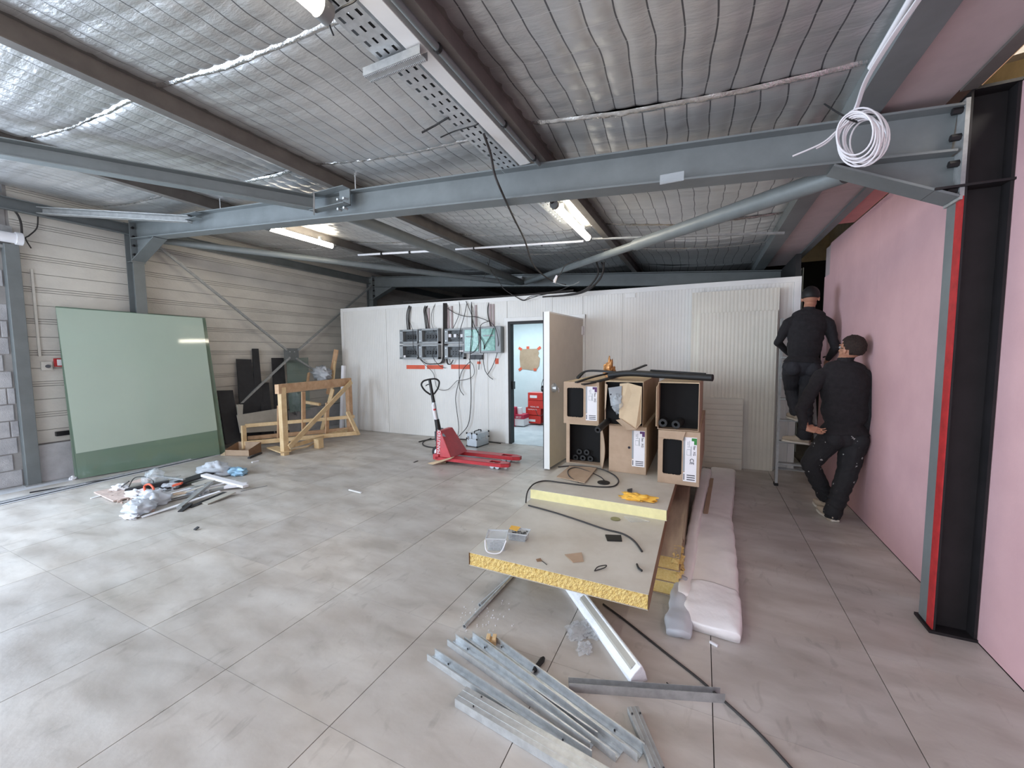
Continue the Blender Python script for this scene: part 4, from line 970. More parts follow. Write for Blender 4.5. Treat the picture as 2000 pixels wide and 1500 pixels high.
# long low frame crossing behind the posts
c0 = F(478, 882); c1 = F(697, 860)
c0 = Vector((c0.x, c0.y, 0)); c1 = Vector((c1.x, c1.y, 0))
dC = (c1-c0).normalized(); nC = Vector((-dC.y, dC.x, 0))
part('lower_rail', MB().bar(c0+Z(.14), c1+Z(.14), .05, .07), M['pine'], t, bevel=.003)
part('upper_rail', MB().bar(c0+nC*.25+Z(.40), c1+nC*.25+Z(.42), .05, .06), M['pine'], t, bevel=.003)
part('rear_rail', MB().bar(c0+nC*.5+Z(.14), c1+nC*.5+Z(.14), .05, .07), M['pine2'], t, bevel=.003)
part('end_post', MB().bar(c0+Z(.05), c0+nC*.03+Z(.44), .07, .04, (1,0,0)), M['pine'], t, bevel=.003)
part('end_post', MB().bar(c1+dC*.03+Z(.10), c1-dC*.12+nC*.25+Z(.52), .08, .035, (1,0,0)), M['pine'], t, bevel=.003)
for f_ in (.28, .50, .72): 
    pp = c0.lerp(c1, f_)+nC*.25
    part('slat', MB().bar(pp+Z(.1), pp+dC*.03+Z(.72 if f_ != .5 else .95), .07, .03, (1,0,0)), M['pine2'], t, bevel=.002)
part('loose_base_board', MB().bar(c0+dC*.4-nC*.1+Z(.05), A_-dAB*.02+nAB*.05+Z(.06), .16, .02), M['pine'], t, bevel=.002)
q = F(622, 875); part('foot_block', MB().box(q.x-.06, q.x+.06, q.y-.04, q.y+.06, 0, .16), M['pine'], t, bevel=.003)
q = F(550, 889)
# things lying in / on the crate
def stick(lab, u0, v0, y0, u1, v1, y1, wd, h, m='pine', name='wood_plank', cat='plank', up=(0,1,0)):
    return solo(name, MB().bar(P(u0,v0,1,y0), P(u1,v1,1,y1), wd, h, up), M[m], lab, cat, bevel=.003)
ym = ybk-.12
stick('tall splintered reddish plank sticking up highest out of the crate', 641, 770, ym+.25, 657, 683, ym+.35, .11, .03, 'pine2')
stick('second splintered plank standing beside the tallest one in the crate', 648, 770, ym+.2, 654, 705, ym+.28, .05, .03)
stick('short pine plank leaning across the middle of the crate', 625, 855, ym-.3, 650, 760, ym-.1, .09, .025)
stick('short horizontal batten poking out under the crate top beam', 595, 785, ym-.4, 625, 790, ym-.35, .06, .05, up=(0,0,1))
stick('pine offcut peeking over the crate top beam', 600, 752, ym, 603, 728, ym+.1, .06, .03, 'pine2')
stick('flat offcut resting on the crate top beam', 583, 751, ym, 596, 746, ym, .08, .03, 'pine2', up=(0,0,1))
a = P(670, 846, 1, ybk-.02); 
solo('white_profile', MB().bar(F(667, 846)+Z(.0), P(671, 714, 1, F(667,846).y+.05), .075, .05, (0,1,0)), M['white'], 'upright white plastic profile leaning at the left end of the cold room', 'profile', bevel=.003)
ctr = P(575, 792, 1, ym-.15)
solo('plastic_sheet', crumple((ctr.x, ctr.y, ctr.z-.22), (.17,.10,.26), 5, .35, 30, 22, 4, False), M['bagplastic'], 'crumpled translucent plastic sheet hanging inside the crate', 'plastic', smooth=179)
ctr = P(630, 740, 1, ym+.1)
solo('plastic_sheet', crumple((ctr.x, ctr.y, ctr.z-.08), (.22,.12,.15), 9, .4, 30, 22, 4, False), M['bagplastic'], 'crumpled clear plastic bag on top of the crate beam', 'plastic', smooth=179)
ctr = F(520, 862); solo('plastic_sheet', crumple((ctr.x, ctr.y, .01), (.22,.12,.05), 12, .5, 26, 16, 4), M['bagplastic'], 'flat crumpled plastic film on the floor inside the crate', 'plastic', smooth=179)
a = F(590, 882); solo('foam_strip', MB().tube(spline([F(560,882,.02),F(580,876,.04),F(600,872,.05),F(612,866,.03)]), .02, 8), M['cardlight'], 'bent pale strip lying at the foot of the crate', 'strip', smooth=1)
a, b = F(486, 896), F(510, 886); solo('metal_offcut', MB().bar(a+Z(.012), b+Z(.012), .04, .024), M['black_board'], 'short dark offcut on the floor at the left foot of the crate', 'offcut')
a, b = F(492, 904), F(505, 901)
solo('white_scrap', MB().bar(a+Z(.008), b+Z(.008), .03, .015), M['white'], 'small white scrap on the floor just in front of the crate', 'scrap')
# ---------------- debris pile
def dbar(lab, u0, v0, u1, v1, z0, z1, wd, h, m, name='strip', cat='strip'):
    return solo(name, MB().bar(F(u0,v0,z0)+Z(h/2), F(u1,v1,z1)+Z(h/2), wd, h), M[m], lab, cat, bevel=.001)
dbar('long narrow white strip along the front of the rubbish pile, lowest in view', 277, 1011, 430, 960, .0, .05, .045, .008, 'white')
dbar('dark flat board in the rubbish pile under the plastic bag', 318, 955, 410, 925, .03, .06, .16, .02, 'black_board', 'board', 'board')
dbar('brown bar with a square end in the middle left of the rubbish pile', 245, 964, 330, 946, .02, .05, .06, .05, 'black_board', 'bar', 'bar')
dbar('beige flat piece at the left edge of the rubbish pile', 206, 958, 245, 975, .0, .01, .2, .015, 'sand', 'board_scrap', 'scrap')
dbar('thin white strip pointing left out of the rubbish pile', 177, 974, 210, 965, .0, .01, .03, .006, 'white')
dbar('grey metal profile lying on top of the rubbish pile', 300, 930, 360, 938, .10, .08, .03, .02, 'galvdull')
dbar('grey green profile crossing the pile diagonally', 350, 995, 412, 945, .0, .07, .05, .03, 'galvdull', 'profile', 'profile')
dbar('white window profile at the right end of the rubbish pile', 398, 930, 480, 952, .07, .03, .07, .03, 'white', 'profile', 'profile')
dbar('second white profile, lower right of the rubbish pile', 440, 953, 482, 948, .02, .03, .08, .03, 'white', 'profile', 'profile')
dbar('long grey strip under the white strip of the rubbish pile', 300, 985, 470, 945, .0, .03, .06, .01, 'galvdull')
dbar('thin metal strip in the middle of the rubbish pile', 280, 972, 400, 946, .03, .05, .035, .006, 'galv')
dbar('dark thin strip at the lower right of the rubbish pile', 370, 992, 440, 962, .0, .01, .06, .008, 'black_board')
dbar('flat green-white sheet in the rubbish pile behind the profile', 380, 948, 425, 934, .04, .06, .16, .01, 'frostw' if 'frostw' in M else 'paleboard', 'sheet', 'sheet')
dbar('orange-beige sheet at the back left of the rubbish pile', 262, 940, 302, 936, .05, .07, .18, .008, 'sand', 'sheet', 'sheet')
dbar('short black stick standing in the rubbish pile at left', 237, 952, 252, 941, .05, .16, .012, .012, 'black_plastic', 'stick', 'stick')
dbar('small dark blue stick poking up in front of the white bags', 271, 985, 269, 968, .0, .10, .012, .012, 'black_plastic', 'stick', 'stick')
dbar('narrow white lath between the two white bags', 315, 970, 372, 955, .05, .06, .03, .01, 'white', 'lath', 'strip')
solo('wire_loop', MB().tube(spline([F(252,950,.05),F(262,934,.12),F(280,931,.14),F(296,936,.12),F(300,944,.08)]), .006, 6), M['lead'], 'thin black wire arching over the rubbish pile', 'wire', smooth=1)
solo('hose', MB().tube(spline([F(285,963,.06),F(282,950,.10),F(292,946,.12),F(300,955,.08),F(296,965,.05)]), .011, 8), M['orange_tape'], 'curled orange hose in the rubbish pile', 'hose', smooth=1)
for i, (u, v, sx, sy, sz, m, lab) in enumerate(((275,1000,.16,.12,.10,'bagplastic','crumpled white plastic bag at the front left of the rubbish pile'), (300,985,.16,.13,.11,'bagplastic','bulging white plastic bag behind the front one'),
    (270,970,.17,.09,.06,'white','crumpled white paper left of the orange hose'), (235,957,.12,.07,.05,'white','small crumpled white paper at the left of the rubbish pile'),
    (303,950,.13,.10,.16,'clear_plastic','upright clear plastic bag in the middle of the rubbish pile'), (330,955,.14,.08,.06,'bagplastic','crumpled grey-white film in the centre of the rubbish pile'),
    (350,945,.13,.07,.05,'bagplastic','small crumpled film under the grey metal profile'), (418,926,.26,.14,.12,'bagplastic','big shiny clear plastic bag at the right end of the rubbish pile'),
    (462,926,.16,.10,.07,'teal_tile','pale blue plastic film at the right end of the rubbish pile'), (262,988,.10,.08,.03,'white','flat white scrap at the left foot of the rubbish pile'),
    (385,965,.16,.09,.04,'bagplastic','flat crumpled plastic in the right half of the pile'), (255,1011,.12,.05,.02,'white','flat white scrap at the tip of the long white strip'))):
    q = F(u, v)
    solo('plastic_bag' if m != 'white' else 'crumpled_paper', crumple((q.x, q.y, .004), (sx*1.0, sy*1.05, sz*.85), 20+i*3, .30, 30, 20, 2.4), M[m], lab, 'bag' if m != 'white' else 'scrap', smooth=60)
dbar('short grey strip sticking out at the back of the rubbish pile', 290, 944, 352, 930, .03, .09, .03, .006, 'galvdull')
dbar('pale lath lying across the middle of the rubbish pile', 318, 978, 398, 950, .03, .08, .035, .008, 'skin_panel', 'lath', 'strip')
dbar('brown cardboard strip in the centre of the rubbish pile', 322, 968, 366, 962, .05, .06, .09, .005, 'card', 'cardboard_piece', 'cardboard')
dbar('torn grey board at the right foot of the rubbish pile', 400, 985, 455, 962, .0, .03, .10, .012, 'paleboard', 'board_scrap', 'scrap')
dbar('thin black strip along the back of the rubbish pile', 300, 946, 372, 936, .02, .04, .02, .02, 'black_plastic')
dbar('narrow white lath under the plastic at the right of the pile', 395, 955, 462, 939, .03, .05, .025, .01, 'white', 'lath', 'strip')
dbar('orange-red scrap beside the upright clear bag in the pile', 338, 950, 356, 945, .06, .08, .05, .02, 'orange_tape', 'scrap', 'scrap')
dbar('dark rubber strip at the lower middle of the rubbish pile', 352, 1000, 372, 985, .0, .02, .05, .01, 'black_board')
rb = MB()
for k in range(70):
    u = random.uniform(215, 300); v = 963+ (u-215)*.30 + random.uniform(-8, 14); q = F(u, v); s_ = random.uniform(.008, .025)
    rb.obox((q.x, q.y, s_/2+.001), (s_, s_*random.uniform(.6,1.4), s_), rotz(random.random()*3))
solo('rubble', rb, M['sand'], 'scattered beige rubble crumbs at the left of the rubbish pile', 'rubble', kind='stuff')
q = F(380, 1036); solo('dark_scrap', MB().bar(q+Z(.006), F(388,1033)+Z(.02), .03, .008), M['black_board'], 'tiny dark scrap alone on the floor in front of the rubbish pile', 'scrap')
q = F(702, 962); solo('white_scrap', MB().bar(F(682,957)+Z(.004), F(706,963)+Z(.004), .02, .008), M['white'], 'small white sliver on the floor right of the pale joint, before the pallet truck', 'scrap')
q = F(465, 952); solo('metal_strip', MB().bar(F(470,960)+Z(.004), F(522,949)+Z(.004), .012, .006), M['galvdull'], 'thin dark strip on the floor right of the rubbish pile', 'strip')
# ================================================================ pallet truck
a0 = F(850, 904); a1 = F(991, 921)
fd = (a1-a0).normalized(); fs_ = Vector((-fd.y, fd.x, 0)); 
if fs_.y < 0: fs_ = -fs_
FL = (a1-a0).length
def tk(a, s, z): return a0+fd*a+fs_*s+Vector((0,0,z))
t = thing('pallet_truck', 'red hand pallet truck with a black looped handle in front of the white partition', 'pallet truck', tuple(tk(.5,.25,0)))
for s0 in (0.0, .40):
    s1 = s0+.16; z0, z1 = .045, .095
    e = [(0.0,s0),(FL-.10,s0),(FL,s0+.045),(FL,s1-.045),(FL-.10,s1),(0.0,s1)]
    pts = [tk(a, s, z1) for a, s in e]
    mb = MB()
    # top skin with a slot for the rollers, sides as a U section
    sl0, sl1 = FL-.30, FL-.14
    for q in ([(0,s0),(sl0,s0),(sl0,s1),(0,s1)], [(sl0,s0),(sl1,s0),(sl1,s0+.035),(sl0,s0+.035)], [(sl0,s1-.035),(sl1,s1-.035),(sl1,s1),(sl0,s1)],
              [(sl1,s0),(FL-.10,s0),(FL,s0+.045),(FL,s1-.045),(FL-.10,s1),(sl1,s1)]):
        mb.slab([tk(a, s, z1) for a, s in q], -.006, (0,0,1))
    n = len(e)
    for i in range(n):
        p, q = e[i], e[(i+1) % n]
        mb.slab([tk(p[0],p[1],z0), tk(q[0],q[1],z0), tk(q[0],q[1],z1), tk(p[0],p[1],z1)], .004, (0,0,0) if 0 else (tk(q[0],q[1],0)-tk(p[0],p[1],0)).cross(Vector((0,0,1))).normalized()*-1)
    part('fork', mb, M['red'], t)
    for ra in (FL-.26, FL-.18):
        part('roller', MB().tube([tk(ra, s0+.045, .038), tk(ra, s1-.045, .038)], .037, 14), M['alu'], t, smooth=1)
    part('entry_wheel', MB().tube([tk(FL-.05, s0+.05, .03), tk(FL-.05, s1-.05, .03)], .022, 10), M['chrome'], t, smooth=1)
# body between forks and pump
b = [(0,0),(.30,0),(.30,.56),(0,.56)]; tp = [(-.02,.20),(.085,.20),(.085,.36),(-.02,.36)]
zb_, zt_ = .085, .475
vs = [tk(a, s, zb_) for a, s in b]+[tk(a, s, zt_) for a, s in tp]
b2 = [(0.0,.02),(.27,.02),(.27,.50),(0.0,.50)]
vs = [tk(a, s, zb_) for a, s in b2]+[tk(a, s, zt_) for a, s in [(0,.05),(.075,.05),(.075,.38),(0,.38)]]
part('body', MB().add(vs, [(0,3,2,1),(4,5,6,7),(0,1,5,4),(1,2,6,5),(2,3,7,6),(3,0,4,7)]), M['red'], t, bevel=.012)
part('base_bar', MB().add([tk(a,s,z) for a,s,z in [(-.04,0,.05),(.06,0,.05),(.06,.56,.05),(-.04,.56,.05),(-.04,0,.13),(.06,0,.13),(.06,.56,.13),(-.04,.56,.13)]],[(0,3,2,1),(4,5,6,7),(0,1,5,4),(1,2,6,5),(2,3,7,6),(3,0,4,7)]), M['red'], t, bevel=.006)
part('window_slot', MB().slab([tk(.11,.045,.40), tk(.175,.038,.40), tk(.135,.047,.44), tk(.105,.05,.44)], .004, -fs_), M['black_plastic'], t)
text_part('lettering', 'MANUTEO', .072, tk(.075,.017,.135), Vector((0,0,1))+fs_*.09, -fd, M['paper'], t, label='white lettering up the red side')
text_part('logo', 'b', .05, tk(.02,.05,.46), fd, Vector((0,0,1)), M['paper'], t)
# steering wheel, pump, handle
w0 = tk(-.10, .28, 0)
for s in (-.045, .045):
    c = w0+fs_*s+Vector((0,0,.10))
    sw_ = part('steer_wheel', MB().tube([c-fs_*.025, c+fs_*.025], .10, 22), M['black_rubber'], t, smooth=1)
    part('wheel_hub', MB().tube([c-fs_*.028, c+fs_*.028], .058, 16), M['white'], sw_, smooth=1)
part('pump', MB().tube([w0+Vector((0,0,.20)), w0+Vector((0,0,.46))], .062, 16).tube([w0+fd*.09+Vector((0,0,.14)), w0+fd*.09+Vector((0,0,.40))], .04, 12), M['black_plastic'], t, smooth=1)
part('pump_pivot', MB().tube([w0-fs_*.09+Vector((0,0,.30)), w0+fs_*.09+Vector((0,0,.30))], .03, 10).obox(w0+Vector((0,0,.36)), (.10,.12,.12)), M['black_plastic'], t, smooth=1)
hb = w0+Vector((0,0,.34)); ht = P(839, 741, 1, w0.y-.06); hu = (ht-hb).normalized()
hx = Vector((.84,.54,0)); hx = (hx-hu*hx.dot(hu)).normalized()
Lh = (ht-hb).length
part('shaft', MB().tube([hb, hb+hu*(Lh*.30)], [.045,.038], 14), M['black_plastic'], t, smooth=1)
part('label_sleeve', MB().tube([hb+hu*(Lh*.29), hb+hu*(Lh*.60)], .031, 14), M['alu'], t, smooth=1)
part('white_label', MB().tube([hb+hu*(Lh*.31)-hx*.008-Vector((-.0,.006,0)), hb+hu*(Lh*.57)-hx*.008-Vector((0,.006,0))], .029, 14), M['paper'], t, smooth=1)
part('red_mark', MB().tube([hb+hu*(Lh*.46)-Vector((0,.010,0)), hb+hu*(Lh*.49)-Vector((0,.010,0))], .029, 14), M['red'], t, smooth=1)
part('shaft', MB().tube([hb+hu*(Lh*.59), hb+hu*(Lh*.99)], [.027,.022], 12), M['black_plastic'], t, smooth=1)
lp = [(-.02,-.235),(-.075,-.165),(-.105,-.09),(-.105,-.045),(-.075,-.01),(-.03,.0),(.03,.0),(.075,-.01),(.105,-.045),(.105,-.09),(.075,-.165),(.02,-.235)]
part('handle_loop', MB().tube(spline([ht+hx*a*1.25+hu*c_ for a, c_ in lp], 5), .0135, 10), M['black_rubber'], t, smooth=1)
part('lever', MB().tube(spline([ht-hu*.07-hx*.01, ht-hu*.075-hx*.05, ht-hu*.09-hx*.075]), .007, 8), M['black_plastic'], t, smooth=1)
solo('glove', crumple(tuple(F(862, 903)), (.10,.05,.03), 41, .5, 24, 16, 3), M['card'], 'pale brown work glove lying against the near fork of the pallet truck', 'glove', smooth=179)
solo('kraft_scrap', MB().slab([tk(-.06,-.10,.01), tk(.10,-.02,.05), tk(.32,.02,.115), tk(.30,-.03,.10), tk(.05,-.13,.01)], .006, (0,0,1)), M['cardlight'], 'pale wooden wedge resting on the heel of the near fork', 'wedge')
# ================================================================ aluminium case
c0, c1, c2 = F(912, 871.5), F(931.5, 874.5), F(953.5, 867)
ex = c1-c0; ey = c2-c1; ey = Vector((-ex.y, ex.x, 0)).normalized()*ey.length
H = .235
t = thing('tool_case', 'silver aluminium tool case standing by the partition right of the pallet truck', 'case', tuple((c0+c1+ey)/1 - (c0+c1)/2 if 0 else (c0+c1)/2+ey/2))
def cb(a0_, a1_, b0_, b1_, z0, z1):
    vs = [c0+ex*a+ey*b+Vector((0,0,z)) for z in (z0, z1) for a, b in ((a0_,b0_),(a1_,b0_),(a1_,b1_),(a0_,b1_))]
    return vs, [(0,3,2,1),(4,5,6,7),(0,1,5,4),(1,2,6,5),(2,3,7,6),(3,0,4,7)]
part('case_body', MB().add(*cb(0,1,0,1,.008,H*.60)), M['alu'], t, bevel=.005)
part('lid', MB().add(*cb(0,.48,0,1,H*.605,H)).add(*cb(.52,1,0,1,H*.605,H)), M['alu'], t, bevel=.005)
part('base_rim', MB().add(*cb(-.01,1.01,-.01,1.01,.0,.014)), M['black_plastic'], t)
for a, b, z in ((0,0,H),(1,0,H),(0,0,H*.6),(1,0,H*.6),(.5,0,H),(1,1,H),(1,1,H*.6),(0,1,H),(1,0,.01),(0,0,.01)):
    part('corner_cap', MB().sph(c0+ex*a+ey*b+Vector((0,0,z)), .016, 8, 6), M['black_plastic'], t, smooth=1)
m_ = c0+ex*.5+ey*.5+Vector((0,0,H))
eyn = ey.normalized()
part('handle', MB().tube(spline([m_-eyn*.09, m_-eyn*.08+Vector((0,0,.028)), m_+eyn*.08+Vector((0,0,.028)), m_+eyn*.09]), .009, 8), M['black_plastic'], t, smooth=1)
part('latch', MB().add(*cb(1.0,1.03,.16,.26,H*.48,H*.72)).add(*cb(1.0,1.03,.74,.84,H*.48,H*.72)), M['chrome'], t)
part('latch', MB().add(*cb(.10,.22,-.02,0.0,H*.50,H*.78)), M['chrome'], t)

# ================================================================ table: stack of insulated panels
t = thing('insulated_panel', 'dusty yellow-cored panel forming the table top, its cut edge facing the camera', 'panel', (-.76, 3.7, .285))
x0, x1, ya, yz = -1.290, -.222, 2.070, 5.55
part('upper_skin', MB().box(x0, x1, ya, yz, .368, .370), M['skin_panel'], t)
part('lower_skin', MB().box(x0, x1, ya, yz, .285, .287), M['skin_panel'], t)
# rough foam front face
def foamface(x0, x1, y, z0, z1, seed, amp=.006):
    mb = MB()
    def fn(a, b):
        return Vector((x0+(x1-x0)*a, y-amp*noise.noise(Vector((a*60, b*6, seed)))-amp*.6*noise.noise(Vector((a*160, b*14, seed))), z0+(z1-z0)*b))
    mb.grid(fn, 220, 12); k = len(mb.v)
    return mb
o = part('foam_core', MB().box(x0+.004, x1-.004, ya+.012, yz-.01, .287, .368), M['foam'], t)
o = part('foam_edge', foamface(x0+.003, x1-.003, ya+.006, .286, .369, 3), M['foam'], t, label='rough cut yellow foam edge')
part('side_lip', MB().box(x0-.0015, x0, ya, yz, .290, .370).box(x1, x1+.0015, ya+.002, yz, .275, .370), M['card_d'], t)
# second panel on top, slightly turned
t = thing('insulated_panel', 'upper panel with a smooth pale yellow front edge under the cartons', 'panel', (-.76, 4.2, .37))
A = F(1035, 955, .452); B = F(1303, 997, .452); ab = (B-A).normalized(); pb = Vector((-ab.y, ab.x, 0))
A.z = B.z = 0
def up(a, b, z): return A+ab*a+pb*b+Vector((0,0,z))
Wd = (B-A).length; LP = 2.35
def ubox(a0_, a1_, b0_, b1_, z0, z1):
    return MB().add([up(a,b,z) for z in (z0,z1) for a,b in ((a0_,b0_),(a1_,b0_),(a1_,b1_),(a0_,b1_))],[(0,3,2,1),(4,5,6,7),(0,1,5,4),(1,2,6,5),(2,3,7,6),(3,0,4,7)])
part('upper_skin', ubox(0, Wd, 0, LP, .4505, .452), M['skin_panel'], t)
part('foam_core', ubox(.004, Wd-.004, .003, LP-.01, .372, .4505), M['foam2'], t, label='pale yellow foam core')
part('lower_skin', ubox(0, Wd, 0, LP, .3705, .372), M['skin_panel'], t)
part('side_lip', ubox(Wd, Wd+.0015, .0, LP, .375, .452), M['card_d'], t)
# the stack below: grooved, dusty edges
for k in range(3):
    z0 = .002+k*.094; y0 = 2.76-(.03*k)+random.uniform(-.03,.03)
    t = thing('insulated_panel', ('lowest','middle','topmost')[k]+' dusty panel of the stack carrying the table top', 'panel', (-.7, 4.2, z0))
    part('panel_skins', MB().box(-1.20+.02*k, -.100, y0, 5.6, z0, z0+.004).box(-1.20+.02*k, -.100, y0, 5.6, z0+.088, z0+.092), M['panel_edge'], t)
    part('foam_core', MB().box(-1.195+.02*k, -.108, y0+.01, 5.59, z0+.004, z0+.088), M['foam'], t)
    es = MB()
    for j in range(7): es.box(-.108, -.098+.006*((j+k) % 3)-.004, y0+.22+.05*((j*5) % 4), 5.6, z0+.005+j*.012, z0+.014+j*.012)
    part('edge_strip', es, M['panel_edge'], t)
    ch = MB()
    for j in range(4):
        q = crumple((-.125+random.uniform(-.01,.015), y0+.03+j*.05, z0+.02), (.035,.035,.032), 50+j+k*5, .5, 12, 9, 3, False)
        ch.add(q.v, q.f)
    part('broken_foam', ch, M['foam'], t, smooth=60)
# ================================================================ cartons
def carton(u0, v0, u1, v1, y, label, variant, L=1.5, yaw=0.0, zb=None, m='card', lab_col='purple'):
    a = P(u0, v1, 1, y); b = P(u1, v0, 1, y)
    x0, x1, z0, z1 = a.x, b.x, (a.z if zb is None else zb), b.z
    t = thing('carton', label, 'carton', ((x0+x1)/2, y, z0), 'long cartons on the panel stack' if 0 else None)
    cx_ = (x0+x1)/2; R = rotz(yaw)
    def T(mb):
        mb.v = [Vector((cx_, y, 0)) + R @ (p-Vector((cx_, y, 0))) for p in mb.v]; return mb
    th = .006; w_ = x1-x0; h_ = z1-z0
    part('side', T(MB().box(x0, x0+th, y, y+L, z0, z1)), M[m], t)
    part('side', T(MB().box(x1-th, x1, y, y+L, z0, z1)), M[m], t)
    part('bottom', T(MB().box(x0+th, x1-th, y, y+L, z0, z0+th)), M[m], t)
    part('lid', T(MB().box(x0+th, x1-th, y, y+L, z1-th, z1)), M['cardlight'], t)
    part('back', T(MB().box(x0+th, x1-th, y+L-th, y+L, z0+th, z1-th)), M[m], t)
    dep_ = dict(hole_label=.02, hole_label_ce=.02, open=.10, open_rightflap=.10, torn=.03).get(variant)
    if dep_: part('foam_and_shade_fill', T(MB().box(x0+.008, x1-.008, y+dep_, y+L-.02, z0+.008, z1-.008)), M['black_void'] if 'black_void' in M else M.setdefault('black_void', mat('matt_black_foam_shade', (12,12,13), .95, var=.2)), t)  # black block puts the inside's shadow into colour, besides the packed foam
    fy = y-.001
    def hole(hx0, hx1, hz0, hz1):
        mb = MB(); X0, X1, Z0_, Z1_ = x0+hx0*w_, x0+hx1*w_, z0+hz0*h_, z0+hz1*h_
        # jagged rectangular opening
        n = 22; top = []; bot = []
        for i in range(n+1):
            f_ = i/n; jx = X0+(X1-X0)*f_; e = min(f_, 1-f_)
            jag = .006*noise.noise(Vector((f_*31, hx0*9, 1)))
            r_ = -.012*max(0, 1-e/.08)**2
            top.append((jx, Z1_+jag+r_)); bot.append((jx, Z0_+.006*noise.noise(Vector((f_*31, 5, 3)))-r_))
        def strip(pa, zq):
            vs = []; 
            for (xx, zz) in pa: vs += [(xx, fy, zz), (xx, fy, zq), (xx, fy+.005, zz), (xx, fy+.005, zq)]
            k = len(pa)
            fs = []
            for i in range(k-1):
                o_ = i*4; q = o_+4
                fs += [(o_, q, q+1, o_+1), (o_+2, o_+3, q+3, q+2), (o_, o_+2, q+2, q)]
            mb.add(vs, fs)
        strip(top, z1); strip(bot, z0)
        mb.box(x0, X0, fy, fy+.005, z0, z1); mb.box(X1, x1, fy, fy+.005, z0, z1)
        return mb
    def label_at(lx0, lx1, lz0, lz1, col, ce=False, off=0.0):
        X0, X1, Z0_, Z1_ = x0+lx0*w_, x0+lx1*w_, z0+lz0*h_, z0+lz1*h_
        lw = X1-X0; lh = Z1_-Z0_
        def r(a0_, a1_, b0_, b1_, d): return (X0+lw*a0_, X0+lw*a1_, fy-off-d-.0006, fy-off-d, Z0_+lh*b0_, Z0_+lh*b1_)
        p = part('label', T(MB().box(*r(.12, 1, 0, 1, .0)).box(*r(0, .1195, 0, .2, .0))), M['paper'], t, label='white printed shipping label')
        gt = part('label_margin', T(MB().box(*r(-.02, .115, .22, 1, .0))), M['grey_plastic'], p)
        part('barcode', T(MB().box(*r(.28,.90,.035,.055,.0008)).box(*r(.28,.90,.085,.105,.0008)).box(*r(.28,.90,.135,.155,.0008)).box(*r(.04,.10,.03,.17,.0008))), M['ink'], p)
        part('brand_patch', T(MB().box(*r(.78,.99,.84,.985,.0008)).box(*r(.60,.78,.92,.985,.0008))), M[col], p)
        part('fine_print', T(MB().box(*r(.25,.52,.72,.73,.0008)).box(*r(.28,.50,.78,.79,.0008)).box(*r(.30,.34,.82,.90,.0008)).box(*r(.42,.45,.80,.92,.0008)).box(*r(.55,.60,.58,.80,.0008)).box(*r(.25,.27,.60,.72,.0008)).box(*r(.50,.52,.60,.72,.0008)).box(*r(.25,.52,.595,.602,.0008))), M['grey_plastic'], p)
        # vertical print
        org = Vector((X0+lw*.74, fy-off-.0012, Z1_-lh*.18))
        cc = Vector((cx_, y, 0)); org = cc+R@(org-cc)
        text_part('lettering', 'flex  XG', lw*.24, org, R@Vector((0,0,-1)), R@Vector((1,0,0)), M['ink'], p)
        if ce:
            org = Vector((X0+lw*.50, fy-off-.0012, Z0_+lh*.53)); org = cc+R@(org-cc)
            text_part('ce_mark', 'CE', lw*.42, org, R@Vector((0,0,-1)), R@Vector((1,0,0)), M['ink'], p)
    if variant == 'hole_label':
        part('front', T(hole(.10, .57, .16, .86)), M[m], t); label_at(.64, .95, .10, .90, lab_col)
    elif variant == 'hole_label_ce':
        part('front', T(hole(.12, .58, .18, .84)), M[m], t); label_at(.62, .93, .08, .90, 'green_ink', True)
        part('flap', T(MB().slab([(x0+.0*w_, fy-.004, z1), (x0+.66*w_, fy-.004, z1), (x0+.60*w_, fy-.014, z1-.16*h_), (x0+.02*w_, fy-.014, z1-.13*h_)], .005, (0,-1,0))), M[m], t)
    elif variant == 'closed_label':
        part('front', T(MB().box(x0+th, x1, fy, fy+.005, z0, z1)), M[m], t); label_at(.63, .96, .16, .92, lab_col)
        q = Vector((x0+.55*w_, fy-.001, z0+.55*h_)); part('finger_hole', T(MB().tube([q, q-Vector((0,.001,0))], .012, 12)), M['ink'], t)
    elif variant == 'torn':
        part('front_flap', T(MB().slab([(x0+.40*w_, fy-.01, z1-.02), (x0+.62*w_, fy-.02, z1-.01), (x1-.01, fy-.03, z1-.10*h_), (x1-.02*w_, fy-.06, z0+.10*h_), (x1-.14*w_, fy-.10, z0-.03*h_), (x0+.42*w_, fy-.07, z0+.20*h_)], .005, (0,-1,0))), M['cardlight'], t)
        part('lower_flap', T(MB().slab([(x0+.30*w_, fy-.0, z0+.12*h_), (x0+.48*w_, fy-.08, z0+.18*h_), (x1-.12*w_, fy-.11, z0-.02*h_), (x0+.62*w_, fy-.07, z0-.06*h_)], .005, (0,-1,0))), M['card'], t)
        part('left_flap', T(MB().slab([(x0, fy, z1-.02), (x0+.10*w_, fy-.05, z1-.03), (x0+.06*w_, fy-.05, z0+.42*h_), (x0, fy, z0+.30*h_)], .005, (0,-1,0))), M['card'], t)
        mb = MB().slab([(x0+.12*w_, fy-.05, z1-.06), (x0+.46*w_, fy-.03, z1-.04), (x0+.46*w_, fy-.055, z0+.52*h_), (x0+.20*w_, fy-.06, z0+.45*h_)], .002, (0,-1,0))
        part('plastic_film', T(mb), M['grey_plastic'], t, label='greyish plastic film over the label')
        part('barcode', T(MB().slab([(x0+.17*w_, fy-.0535, z1-.115), (x0+.38*w_, fy-.041, z1-.105), (x0+.38*w_, fy-.042, z1-.12), (x0+.17*w_, fy-.0545, z1-.13)], .003, (0,-1,0)).slab([(x0+.17*w_, fy-.0545, z1-.15), (x0+.38*w_, fy-.042, z1-.14), (x0+.38*w_, fy-.043, z1-.155), (x0+.17*w_, fy-.0555, z1-.165)], .003, (0,-1,0))), M['ink'], t)
